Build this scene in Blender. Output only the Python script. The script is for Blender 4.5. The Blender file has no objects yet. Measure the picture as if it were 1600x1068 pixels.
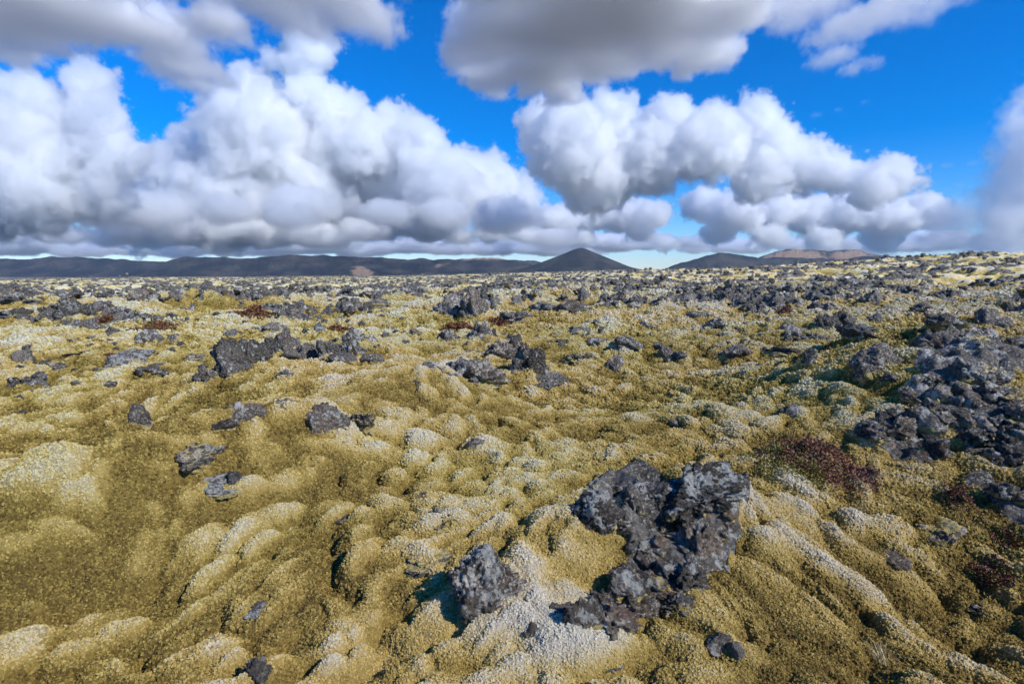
import bpy, math, time
import numpy as np
from mathutils import Vector, Matrix

T0 = time.time()
sc = bpy.context.scene
C = sc.collection

# ------------------------------------------------------------------ camera
F = 889.0                      # focal length in pixels of the 1600 x 1068 photograph (a 20 mm lens)
PITCH = math.radians(7.43)
CAMZ = 1.75
cam = bpy.data.cameras.new('camera')
cam_ob = bpy.data.objects.new('camera', cam)
C.objects.link(cam_ob)
cam.sensor_width = 36.0
cam.lens = 20.0
cam.clip_start = 0.05
cam.clip_end = 120000.0
cam_ob.location = (0, 0, CAMZ)
cam_ob.rotation_euler = (math.radians(90) - PITCH, 0, 0)
sc.camera = cam_ob

# ------------------------------------------------------------------ sky and sun
SUN_AZ = math.radians(126)     # from the right, behind the camera
SUN_EL = math.radians(39)
world = bpy.data.worlds.new('World')
sc.world = world
world.use_nodes = True
wn = world.node_tree
bg = wn.nodes['Background']
sky = wn.nodes.new('ShaderNodeTexSky')
sky.sky_type = 'NISHITA'
sky.sun_disc = False
sky.sun_elevation = SUN_EL
sky.sun_rotation = SUN_AZ
sky.altitude = 300
sky.air_density = 1.0
sky.dust_density = 0.0
sky.ozone_density = 7.0
hs = wn.nodes.new('ShaderNodeHueSaturation')
hs.inputs['Saturation'].default_value = 1.40
hs.inputs['Hue'].default_value = 0.5
tn = wn.nodes.new('ShaderNodeMix'); tn.data_type = 'RGBA'; tn.blend_type = 'MULTIPLY'; tn.inputs[0].default_value = 1.0
tn.inputs[7].default_value = (.74, .86, 1.10, 1)
wn.links.new(sky.outputs[0], hs.inputs['Color'])
wn.links.new(hs.outputs[0], tn.inputs[6])
wn.links.new(tn.outputs[2], bg.inputs[0])
bg.inputs[1].default_value = 0.14
sun_l = bpy.data.lights.new('sun', 'SUN')
sun_l.energy = 4.4
sun_l.angle = math.radians(0.55)
sun_l.color = (1.0, 0.985, 0.955)
sun_o = bpy.data.objects.new('sun', sun_l)
C.objects.link(sun_o)
SUN_D = Vector((math.sin(SUN_AZ) * math.cos(SUN_EL), math.cos(SUN_AZ) * math.cos(SUN_EL), math.sin(SUN_EL)))
sun_o.rotation_euler = SUN_D.to_track_quat('Z', 'Y').to_euler()

vs = sc.view_settings
vs.view_transform = 'Standard'
vs.look = 'None'
vs.exposure = 0.14
vs.gamma = 1.0
cy = sc.cycles
cy.volume_bounces = 22
cy.max_bounces = 24
cy.diffuse_bounces = 3
cy.glossy_bounces = 2
cy.transmission_bounces = 3
cy.volume_step_rate = 2.0
cy.use_denoising = True
cy.denoiser = 'OPENIMAGEDENOISE'
cy.denoising_input_passes = 'RGB_ALBEDO_NORMAL'
cy.use_adaptive_sampling = True
cy.adaptive_threshold = 0.03

# ------------------------------------------------------------------ noise helpers (numpy)
def _hash(ix, iy, iz, seed):
    h = (ix.astype(np.int64) * 374761393 + iy.astype(np.int64) * 668265263 + iz * 2147483647 + seed * 1274126177) & 0xffffffff
    h = ((h ^ (h >> 13)) * 1274126177) & 0xffffffff
    h = ((h ^ (h >> 16)) * 2246822519) & 0xffffffff
    return (h ^ (h >> 15)) & 0xffffffff

def rnd(ix, iy, iz, seed):
    return _hash(ix, iy, iz, seed) / 4294967295.0

def vnoise2(x, y, seed):
    ix = np.floor(x); iy = np.floor(y)
    fx = x - ix; fy = y - iy
    ux = fx * fx * fx * (fx * (fx * 6 - 15) + 10); uy = fy * fy * fy * (fy * (fy * 6 - 15) + 10)
    a = rnd(ix, iy, 0, seed); b = rnd(ix + 1, iy, 0, seed); c = rnd(ix, iy + 1, 0, seed); d = rnd(ix + 1, iy + 1, 0, seed)
    return (a + (b - a) * ux) * (1 - uy) + (c + (d - c) * ux) * uy

def fbm2(x, y, seed, oct=3):
    s = 0.0; a = 1.0; t = 0.0
    for o in range(oct):
        s = s + a * vnoise2(x, y, seed + o * 17); t += a
        x, y = (x * 1.6 + y * 1.2), (-x * 1.2 + y * 1.6); a *= 0.5
    return s / t

def vnoise3(p, seed):
    i = np.floor(p); f = p - i
    u = f * f * f * (f * (f * 6 - 15) + 10)
    r = 0.0
    iz = i[:, 2].astype(np.int64)
    for dx in (0, 1):
        wx = u[:, 0] if dx else 1 - u[:, 0]
        for dy in (0, 1):
            wy = u[:, 1] if dy else 1 - u[:, 1]
            for dz in (0, 1):
                wz = u[:, 2] if dz else 1 - u[:, 2]
                r = r + wx * wy * wz * rnd(i[:, 0] + dx, i[:, 1] + dy, iz + dz, seed)
    return r

def worley3(p, seed):
    i = np.floor(p); best = np.full(len(p), 9.0)
    for dx in (-1, 0, 1):
        for dy in (-1, 0, 1):
            for dz in (-1, 0, 1):
                cx = i[:, 0] + dx; cyy = i[:, 1] + dy; cz = (i[:, 2] + dz).astype(np.int64)
                jx = cx + rnd(cx, cyy, cz, seed); jy = cyy + rnd(cx, cyy, cz, seed + 1); jz = cz + rnd(cx, cyy, cz, seed + 2)
                best = np.minimum(best, (p[:, 0] - jx) ** 2 + (p[:, 1] - jy) ** 2 + (p[:, 2] - jz) ** 2)
    return np.sqrt(best)

def domes(x, y, seed):
    """a field of rounded cushions with creases between them, 0..1"""
    ix = np.floor(x); iy = np.floor(y)
    s = 0.0
    for dx in (-1, 0, 1):
        for dy in (-1, 0, 1):
            cx = ix + dx; c_y = iy + dy
            jx = cx + 0.1 + 0.8 * rnd(cx, c_y, 1, seed); jy = c_y + 0.1 + 0.8 * rnd(cx, c_y, 2, seed)
            a = 0.40 + 0.60 * rnd(cx, c_y, 3, seed); R = 0.52 + 0.38 * rnd(cx, c_y, 4, seed)
            d2 = ((x - jx) ** 2 + (y - jy) ** 2) / (R * R)
            h = a * np.clip(1 - d2, 0, None) ** .62
            s = s + h ** 7
    return s ** (1 / 7.0)

def sstep(a, b, x):
    t = np.clip((x - a) / (b - a), 0, 1)
    return t * t * (3 - 2 * t)

# ------------------------------------------------------------------ pixels to directions and ground points
def ray(px, py):
    x = (px - 800.0) / F; y = -(py - 534.0) / F
    return np.array([x, math.cos(PITCH) + y * math.sin(PITCH), y * math.cos(PITCH) - math.sin(PITCH)])

def on_plane(px, py, z):
    d = ray(px, py); t = (z - CAMZ) / d[2]
    return d[0] * t, d[1] * t

# ------------------------------------------------------------------ the shape of the lava field
# (pixel of the feature, its height, its half widths across and along the view, in metres)
BUMPS = [
    # the crest running from the lower left up to the middle
    (20, 815, 0.26, .50, .36), (130, 772, 0.28, .50, .36), (240, 740, 0.28, .55, .4), (350, 712, 0.28, .55, .42), (450, 688, 0.28, .6, .45),
    (560, 650, 0.28, .8, .55), (650, 615, 0.30, .9, .6),
    # the hollow behind it
    (60, 700, -0.30, 1.6, 1.2), (230, 660, -0.20, 1.5, 1.1), (60, 620, -0.2, 2.0, 1.6),
    # the dip in the middle
    (930, 640, -0.20, 1.3, .9), (1080, 585, -0.20, 1.8, 1.2), (800, 640, -0.12, .8, .6),
    # the moss mound by the rock pile and cushions near the camera
    (870, 870, 0.11, .42, .42), (845, 915, 0.08, .30, .26), (640, 640, 0.12, .8, .5), (480, 930, 0.08, .35, .3),
    (760, 690, 0.10, .35, .25), (1000, 700, 0.06, .8, .4), (1100, 660, 0.10, .35, .3),
    # pile of rocks sits on a low rise
    (1040, 790, 0.10, .5, .6),
    # slope up to the right
    (1480, 640, 0.30, 1.0, 1.1), (1400, 585, 0.36, 1.2, 1.1), (1590, 600, 0.42, 1.6, 1.6), (1590, 520, 0.35, 3.0, 3.0),
    (1290, 600, 0.12, .9, .6),
    # slope away to the lower right and lower left
    (1570, 1000, -0.36, .7, .6), (1500, 900, -0.18, .5, .4), (60, 1010, -0.28, .8, .7), (1250, 760, .06, .5, .4),
    (1260, 715, .07, .4, .3),
    # mounds further out
    (610, 552, .22, .35, .35), (930, 540, .18, 1.2, .9), (60, 480, .5, 2.6, 1.8), (420, 590, .18, 1.5, .9), (340, 470, .5, 2.0, 1.5),
    (860, 492, .3, 3.0, 1.6), (700, 492, .2, 2.0, 1.2), (1320, 520, .4, 2.4, 1.5), (1180, 555, .12, .8, .6), (160, 560, .1, 1.3, .8),
]
BW = []
for (px, py, h, sx, sy) in BUMPS:
    bx_, by_ = on_plane(px, py, max(h, -0.1))
    BW.append((bx_, by_, h, sx, sy))

HEAP = np.array([(1345, 648), (1400, 622), (1430, 590), (1530, 585), (1640, 600), (1640, 800), (1590, 790), (1520, 735), (1450, 705), (1365, 690)], float)
PILE = np.array([(900, 800), (975, 752), (1060, 800), (1165, 790), (1150, 880), (1120, 925), (1060, 940), (1000, 990), (930, 985), (985, 900), (960, 840)], float)

def in_poly(x, y, poly):
    r = np.zeros(np.shape(x), bool); n = len(poly)
    for i in range(n):
        x1, y1 = poly[i]; x2, y2 = poly[(i + 1) % n]
        c = ((y1 > y) != (y2 > y)) & (x < (x2 - x1) * (y - y1) / (y2 - y1 + 1e-12) + x1)
        r ^= c
    return r

def poly_ground(poly, z):
    return np.array([on_plane(a, b, z) for a, b in poly])
HEAP_G = poly_ground(HEAP, 0.35)
PILE_G = poly_ground(PILE, 0.05)

# a plan of the near field (4 cm cells) that holds the soft outlines of the heaps and the moss collars round the rocks
RX0, RX1, RY0, RY1, RES = -26.0, 26.0, 0.0, 48.0, 0.04
gx_, gy_ = np.meshgrid(np.arange(RX0, RX1, RES) + RES / 2, np.arange(RY0, RY1, RES) + RES / 2)
def blur(a, n):
    for ax in (0, 1):
        for _ in range(2):
            c = np.cumsum(np.pad(a, [(n + 1, n) if q == ax else (0, 0) for q in (0, 1)], mode='edge'), axis=ax)
            a = (np.take(c, range(2 * n + 1, c.shape[ax]), ax) - np.take(c, range(0, c.shape[ax] - 2 * n - 1), ax)) / (2 * n + 1)
    return a
PLAN = {'heap': blur(in_poly(gx_, gy_, HEAP_G).astype(float), 5), 'pile': blur(in_poly(gx_, gy_, PILE_G).astype(float), 2), 'collar': np.zeros_like(gx_)}
def plan(name, x, y):
    a = PLAN[name]
    u = np.clip((x - RX0) / RES - .5, 0, a.shape[1] - 1.001); v = np.clip((y - RY0) / RES - .5, 0, a.shape[0] - 1.001)
    i = u.astype(int); j = v.astype(int); fu = u - i; fv = v - j
    r = (a[j, i] * (1 - fu) + a[j, i + 1] * fu) * (1 - fv) + (a[j + 1, i] * (1 - fu) + a[j + 1, i + 1] * fu) * fv
    return np.where((x > RX0) & (x < RX1) & (y > RY0) & (y < RY1), r, 0)
def add_collar(cx, cy, s, h):
    i0, i1 = int(max(0, (cx - 3 * s - RX0) / RES)), int((cx + 3 * s - RX0) / RES) + 1
    j0, j1 = int(max(0, (cy - 3 * s - RY0) / RES)), int((cy + 3 * s - RY0) / RES) + 1
    sl = (slice(j0, j1), slice(i0, i1))
    q = h * np.exp(-((gx_[sl] - cx) ** 2 + (gy_[sl] - cy) ** 2) / (s * s))
    PLAN['collar'][sl] = np.maximum(PLAN['collar'][sl], q)

def macro(x, y):
    z = np.zeros_like(x)
    for (bx_, by_, h, sx, sy) in BW:
        d = ((x - bx_) / sx) ** 2 + ((y - by_) / sy) ** 2
        z = z + h * np.exp(-np.minimum(d, 40) * 0.7)
    r = np.hypot(x, y)
    th = np.degrees(np.arctan2(x, y))
    # a long rise on the right, far out, and the plain falling away beyond
    z = z + 4.2 * sstep(14, 42, th) * sstep(35, 135, r)
    z = z + 0.9 * sstep(4, 16, th) * sstep(60, 150, r) * (1 - sstep(16, 40, th))
    left = 1 - sstep(-16, 10, th)
    z = z - 1.55 * sstep(22, 75, r) * left - 0.45 * sstep(25, 80, r) * (1 - left)
    z = z - 1.2 * sstep(80, 230, r) * left
    z = z - 95.0 * sstep(190, 2800, r)
    return z

def field(x, y):
    """height, crest measure 0..1 and bare-rock measure 0..1 of the lava field"""
    r = np.hypot(x, y)
    z = macro(x, y)
    wx = x + 0.45 * (fbm2(x * .9, y * .9, 11, 2) - .5) + 0.12 * (vnoise2(x * 4, y * 4, 12) - .5)
    wy = y + 0.45 * (fbm2(x * .9 + 31, y * .9, 13, 2) - .5) + 0.12 * (vnoise2(x * 4, y * 4 + 9, 14) - .5)
    # cushions and folds run with the slope: turned one way on the left, the other way on the right
    far = sstep(7, 26, r); vfar = sstep(25, 80, r)
    side = sstep(-.5, 1.9, x)
    def folds(ang):
        ca, sa = math.cos(ang), math.sin(ang)
        ux = (wx * ca + wy * sa) * 0.80; uy = (-wx * sa + wy * ca) * 1.15
        q = vnoise2(ux / .30 + 40, uy / .17, 81)
        return [domes(ux / 0.85, uy / 0.85, 3), domes(ux / 0.225 + 7, uy / 0.225, 5), domes(ux / 0.105, uy / 0.105 + 3, 7), 1 - np.abs(2 * q - 1)]
    d1, d2, d3, fd = [a_ * (1 - side) + b_ * side for a_, b_ in zip(folds(.6), folds(-.75))]
    d0 = domes(x / 3.4, y / 3.4, 21)
    dd = domes(x / 9.0 + 4, y / 9.0, 23)
    near = 1 - sstep(40, 90, r)
    z = z + (0.065 + .34 * far) * d1 + 0.128 * d2 * near + 0.052 * d3 * (1 - sstep(14, 30, r)) + .050 * fd * near
    z = z + 0.50 * far * (d0 - .5) + 0.9 * vfar * (dd - .5)
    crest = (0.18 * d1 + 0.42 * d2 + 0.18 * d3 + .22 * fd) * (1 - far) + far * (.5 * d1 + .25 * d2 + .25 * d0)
    # bare, broken lava
    n1 = fbm2(x / 1.9, y / 1.9, 41, 4); n2 = fbm2(x / 0.8 + 5, y / 0.8, 43, 2)
    rock = sstep(.600, .66, n1 * .72 + n2 * .28 + .012 * far + .016 * vfar)
    rock = rock * sstep(13, 21, r)
    inh = plan('heap', x, y); inp = plan('pile', x, y)
    rock = np.maximum(rock, sstep(.35, .6, np.maximum(inh * .74, inp * .95) + 1.25 * (fbm2(x / .6, y / .6, 47, 3) - .51)))
    rock = np.maximum(rock, .9 * sstep(170, 420, r))   # bare lava further out, mostly unseen, added to cut bounce onto the clouds
    rough = np.abs(fbm2(x / .35, y / .35, 51, 3) - .5) * 2
    z = z + rock * ((.22 + .35 * far) * (.5 - rough) + .10 * far)
    z = z - 0.07 * inp + plan('collar', x, y)
    return z, crest, rock

def height(x, y):
    return field(np.asarray(x, float), np.asarray(y, float))[0]

def hits(pxs, pys):
    """where the rays of these pixels meet the ground"""
    D = np.array([ray(a, b) for a, b in zip(pxs, pys)])
    n = len(D); t = np.full(n, 1.2); done = np.zeros(n, bool); out = np.zeros((n, 3))
    lo = t.copy()
    while t.min() < 400 and not done.all():
        a = ~done
        p = D[a] * t[a][:, None]; zz = height(p[:, 0], p[:, 1])
        below = p[:, 2] + CAMZ < zz
        idx = np.where(a)[0]
        hit = idx[below]; done[hit] = True
        go = idx[~below]; lo[go] = t[go]; t[go] *= 1.016
        if len(go) == 0 or t[go].min() > 400: break
    hi = t.copy()
    for _ in range(9):
        m = (lo + hi) / 2; p = D * m[:, None]
        b = p[:, 2] + CAMZ < height(p[:, 0], p[:, 1])
        hi = np.where(b, m, hi); lo = np.where(b, lo, m)
    out = D * hi[:, None]; out[:, 2] += CAMZ
    return out

# ------------------------------------------------------------------ material helpers
def new_mat(name):
    m = bpy.data.materials.new(name); m.use_nodes = True
    t = m.node_tree
    return m, t, t.nodes['Principled BSDF'], t.nodes['Material Output']

class NT:
    def __init__(s, t): s.t = t
    def n(s, kind, **kw):
        nd = s.t.nodes.new(kind)
        for k, v in kw.items(): setattr(nd, k, v)
        return nd
    def l(s, a, b): s.t.links.new(a, b)
    def put(s, sock, v):
        if hasattr(v, 'is_linked') or isinstance(v, bpy.types.NodeSocket): s.l(v, sock)
        else: sock.default_value = v
    def math(s, op, a, b=0.0, c=None, clamp=False):
        nd = s.n('ShaderNodeMath', operation=op, use_clamp=clamp)
        s.put(nd.inputs[0], a); s.put(nd.inputs[1], b)
        if c is not None: s.put(nd.inputs[2], c)
        return nd.outputs[0]
    def mix(s, f, a, b, mode='MIX'):
        nd = s.n('ShaderNodeMix', data_type='RGBA', blend_type=mode)
        s.put(nd.inputs[0], f)
        s.put(nd.inputs[6], a if not isinstance(a, tuple) else (*a, 1)); s.put(nd.inputs[7], b if not isinstance(b, tuple) else (*b, 1))
        return nd.outputs[2]
    def noise(s, vec, scale, detail=4, rough=.55, w=None):
        nd = s.n('ShaderNodeTexNoise'); s.l(vec, nd.inputs['Vector'])
        nd.inputs['Scale'].default_value = scale; nd.inputs['Detail'].default_value = detail; nd.inputs['Roughness'].default_value = rough
        return nd.outputs['Fac']
    def vor(s, vec, scale, out='Distance', feature='F1'):
        nd = s.n('ShaderNodeTexVoronoi', feature=feature); s.l(vec, nd.inputs['Vector']); nd.inputs['Scale'].default_value = scale
        return nd.outputs[out]
    def ramp(s, v, lo, hi):
        nd = s.n('ShaderNodeMapRange', interpolation_type='SMOOTHSTEP'); s.l(v, nd.inputs[0])
        nd.inputs[1].default_value = lo; nd.inputs[2].default_value = hi
        return nd.outputs[0]
    def attr(s, name, typ='GEOMETRY'):
        nd = s.n('ShaderNodeAttribute', attribute_type=typ); nd.attribute_name = name
        return nd
    def bump(s, h, strength, dist, normal=None):
        nd = s.n('ShaderNodeBump'); nd.inputs['Strength'].default_value = strength; nd.inputs['Distance'].default_value = dist
        s.l(h, nd.inputs['Height'])
        if normal is not None: s.l(normal, nd.inputs['Normal'])
        return nd.outputs[0]

# colours of the woolly moss, from dark hollows to the dry pale tips of the crests
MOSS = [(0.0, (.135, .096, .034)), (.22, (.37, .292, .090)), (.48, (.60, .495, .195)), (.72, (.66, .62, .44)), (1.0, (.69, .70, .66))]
def moss_colour(k, pale, tint):
    r = k.n('ShaderNodeValToRGB'); k.put(r.inputs[0], pale)
    el = r.color_ramp.elements
    el[0].position = MOSS[0][0]; el[0].color = (*MOSS[0][1], 1)
    el[1].position = MOSS[-1][0]; el[1].color = (*MOSS[-1][1], 1)
    for p, c in MOSS[1:-1]:
        e = el.new(p); e.color = (*c, 1)
    green = k.mix(1.0, r.outputs[0], (1.045, 1.0, .83), 'MULTIPLY')
    ochre = k.mix(1.0, r.outputs[0], (1.09, .985, .86), 'MULTIPLY')
    return k.mix(tint, ochre, green)

def basalt(k, P):
    """dark lava with lichens; P is the texture coordinate; returns colour and bump height"""
    base = k.mix(k.ramp(k.noise(P, 2.3, 5), .35, .68), (.060, .053, .042), (.185, .163, .132))
    base = k.mix(k.ramp(k.noise(P, 30, 5, .75), .46, .66), base, (.26, .24, .205))
    base = k.mix(k.math('MULTIPLY', k.ramp(k.noise(P, 3.1, 4), .60, .70), .5), base, (.13, .065, .04))
    spot = k.noise(P, 9.0, 6, .68)
    patch = k.noise(P, 1.9, 3, .5)
    lich = k.ramp(k.math('ADD', spot, k.math('MULTIPLY', k.math('SUBTRACT', patch, .5), .75)), .595, .645)
    base = k.mix(k.math('MULTIPLY', lich, .9), base, (.51, .50, .45))
    v2 = k.n('ShaderNodeVectorMath', operation='ADD'); k.l(P, v2.inputs[0]); v2.inputs[1].default_value = (7.3, 2.1, 5.5)
    P2 = v2.outputs[0]
    blue = k.ramp(k.math('ADD', k.noise(P2, 7.0, 5, .65), k.math('MULTIPLY', k.math('SUBTRACT', k.noise(P2, 1.4, 2), .5), .6)), .60, .66)
    base = k.mix(k.math('MULTIPLY', blue, .35), base, (.22, .25, .26))
    fl2 = k.ramp(k.noise(P2, 12, 5, .75), .60, .63)
    base = k.mix(k.math('MULTIPLY', fl2, .55), base, (.46, .44, .39))
    fleck = k.ramp(k.noise(P2, 34, 4, .7), .575, .62)
    base = k.mix(k.math('MULTIPLY', fleck, .8), base, (.46, .44, .42))
    oran = k.ramp(k.noise(P2, 17, 3, .55), .715, .745)
    base = k.mix(k.math('MULTIPLY', oran, .85), base, (.50, .17, .04))
    h = k.math('ADD', k.math('MULTIPLY', k.vor(P, 30), .9), k.math('MULTIPLY', k.noise(P, 11, 9, .78), 1.9))
    return base, h

# ground material
M_ground, gt, gb, go = new_mat('moss_and_lava')
k = NT(gt)
P = k.n('ShaderNodeTexCoord').outputs['Object']
pale = k.attr('pale').outputs['Fac']; rockA = k.attr('rock').outputs['Fac']; tint = k.attr('tint').outputs['Fac']
grain = k.noise(P, 42, 4, .7); grain2 = k.noise(P, 7, 4, .6)
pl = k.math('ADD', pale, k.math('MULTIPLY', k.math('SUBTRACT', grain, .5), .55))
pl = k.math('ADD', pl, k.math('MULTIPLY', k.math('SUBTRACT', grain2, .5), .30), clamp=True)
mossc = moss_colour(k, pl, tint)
rockc, rockh = basalt(k, P)
edge = k.math('ADD', rockA, k.math('MULTIPLY', k.math('SUBTRACT', k.noise(P, 6, 6, .7), .5), .9))
rf = k.ramp(edge, .42, .56)
thatch = k.mix(1.0, mossc, (.62, .58, .56), 'MULTIPLY')   # old brown stems between the living tufts
mossc = k.mix(k.attr('thatch').outputs['Fac'], mossc, thatch)
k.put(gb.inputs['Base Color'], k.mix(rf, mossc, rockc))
gb.inputs['Roughness'].default_value = .95
gb.inputs['Specular IOR Level'].default_value = .12
mh = k.math('ADD', k.math('MULTIPLY', k.noise(P, 55, 5, .75), .9), k.math('MULTIPLY', k.vor(P, 70), .5))
hh = k.n('ShaderNodeMix'); k.l(rf, hh.inputs[0]); k.l(mh, hh.inputs[2]); k.l(k.math('MULTIPLY', rockh, 2.2), hh.inputs[3])
k.put(gb.inputs['Normal'], k.bump(hh.outputs[0], .9, .022))

# moss tufts
M_tuft, tt, tb, to = new_mat('woolly_moss')
k = NT(tt)
pale = k.attr('pale', 'INSTANCER').outputs['Fac']; tint = k.attr('tint', 'INSTANCER').outputs['Fac']
jit = k.attr('jit', 'INSTANCER').outputs['Fac']
pl = k.math('ADD', pale, k.math('MULTIPLY', k.math('SUBTRACT', jit, .5), .36), clamp=True)
col = moss_colour(k, pl, tint)
k.put(tb.inputs['Base Color'], col); tb.inputs['Roughness'].default_value = .9; tb.inputs['Specular IOR Level'].default_value = .1
tr = k.n('ShaderNodeBsdfTranslucent'); k.put(tr.inputs[0], col)
ms = k.n('ShaderNodeMixShader'); ms.inputs[0].default_value = .35
k.l(tb.outputs[0], ms.inputs[1]); k.l(tr.outputs[0], ms.inputs[2]); k.l(ms.outputs[0], to.inputs[0])

# lava rock
M_rock, rt, rb, ro = new_mat('lava_rock')
k = NT(rt)
oi = k.n('ShaderNodeObjectInfo')
geo = k.n('ShaderNodeNewGeometry')
P = geo.outputs['Position']
rc, rh = basalt(k, P)
shade = k.math('MULTIPLY', k.math('ADD', k.math('MULTIPLY', oi.outputs['Random'], .9), .6), k.attr('tone', 'OBJECT').outputs['Fac'])
sv = k.n('ShaderNodeCombineColor'); [k.put(sv.inputs[q_], shade) for q_ in range(3)]
rc = k.mix(1.0, rc, sv.outputs[0], 'MULTIPLY')
warm = k.math('ADD', k.attr('warm', 'OBJECT').outputs['Fac'], k.math('MULTIPLY', k.ramp(k.math('FRACT', k.math('MULTIPLY', oi.outputs['Random'], 7.31)), .5, 1.0), .35))
rc = k.mix(k.math('MULTIPLY', warm, .75, clamp=True), rc, k.mix(1.0, rc, (1.35, 1.0, .74), 'MULTIPLY'))
lichen = k.attr('lichen', 'OBJECT').outputs['Fac']
lf = k.ramp(k.math('ADD', k.noise(P, 7.5, 6, .66), k.math('MULTIPLY', lichen, .20)), .62, .67)
lf = k.math('MULTIPLY', lf, k.math('GREATER_THAN', lichen, .05))
rc = k.mix(k.math('MULTIPLY', lf, .85), rc, (.56, .55, .49))
sep = k.n('ShaderNodeSeparateXYZ'); k.l(geo.outputs['Normal'], sep.inputs[0])
mossy = k.attr('moss', 'OBJECT').outputs['Fac']
mf = k.math('ADD', k.math('MULTIPLY', sep.outputs[2], .55), k.math('MULTIPLY', k.math('SUBTRACT', k.noise(P, 5, 5, .65), .5), 1.3))
mf = k.ramp(k.math('ADD', mf, k.math('SUBTRACT', mossy, 1.0)), .02, .16)
# moss creeping up from the foot
lz = k.n('ShaderNodeSeparateXYZ'); k.l(oi.outputs['Location'], lz.inputs[0]); pz = k.n('ShaderNodeSeparateXYZ'); k.l(P, pz.inputs[0])
up_ = k.math('SUBTRACT', pz.outputs[2], lz.outputs[2])
creep = k.attr('creep', 'OBJECT').outputs['Fac']
foot_ = k.ramp(k.math('SUBTRACT', k.math('MULTIPLY', k.noise(P, 8, 4, .65), .20), k.math('DIVIDE', up_, k.math('MAXIMUM', creep, .05))), .06, .09)
mf = k.math('MAXIMUM', mf, k.math('MULTIPLY', foot_, k.math('GREATER_THAN', creep, .05)))
mpal = k.math('ADD', k.noise(P, 30, 4, .7), .02)
mc = moss_colour(k, mpal, .4)
k.put(rb.inputs['Base Color'], k.mix(mf, rc, mc))
rb.inputs['Roughness'].default_value = .9
rb.inputs['Specular IOR Level'].default_value = .25
k.put(rb.inputs['Normal'], k.bump(rh, 1.0, .055))

# ------------------------------------------------------------------ mesh helper
def mesh_from(name, V, Fc, mats=(), smooth=True):
    me = bpy.data.meshes.new(name)
    V = np.asarray(V, np.float32); Fc = np.asarray(Fc, np.int32)
    n, kk = Fc.shape
    me.vertices.add(len(V)); me.vertices.foreach_set('co', V.ravel())
    me.loops.add(n * kk); me.loops.foreach_set('vertex_index', Fc.ravel())
    me.polygons.add(n)
    me.polygons.foreach_set('loop_start', np.arange(0, n * kk, kk, dtype=np.int32))
    me.polygons.foreach_set('use_smooth', np.full(n, smooth))
    me.update(calc_edges=True)
    for m in mats: me.materials.append(m)
    return me

def add_attr(me, name, arr):
    a = me.attributes.new(name, 'FLOAT', 'POINT'); a.data.foreach_set('value', np.asarray(arr, np.float32))

def link(name, me, **props):
    o = bpy.data.objects.new(name, me); C.objects.link(o)
    for kx, v in props.items(): o[kx] = v
    return o

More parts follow.
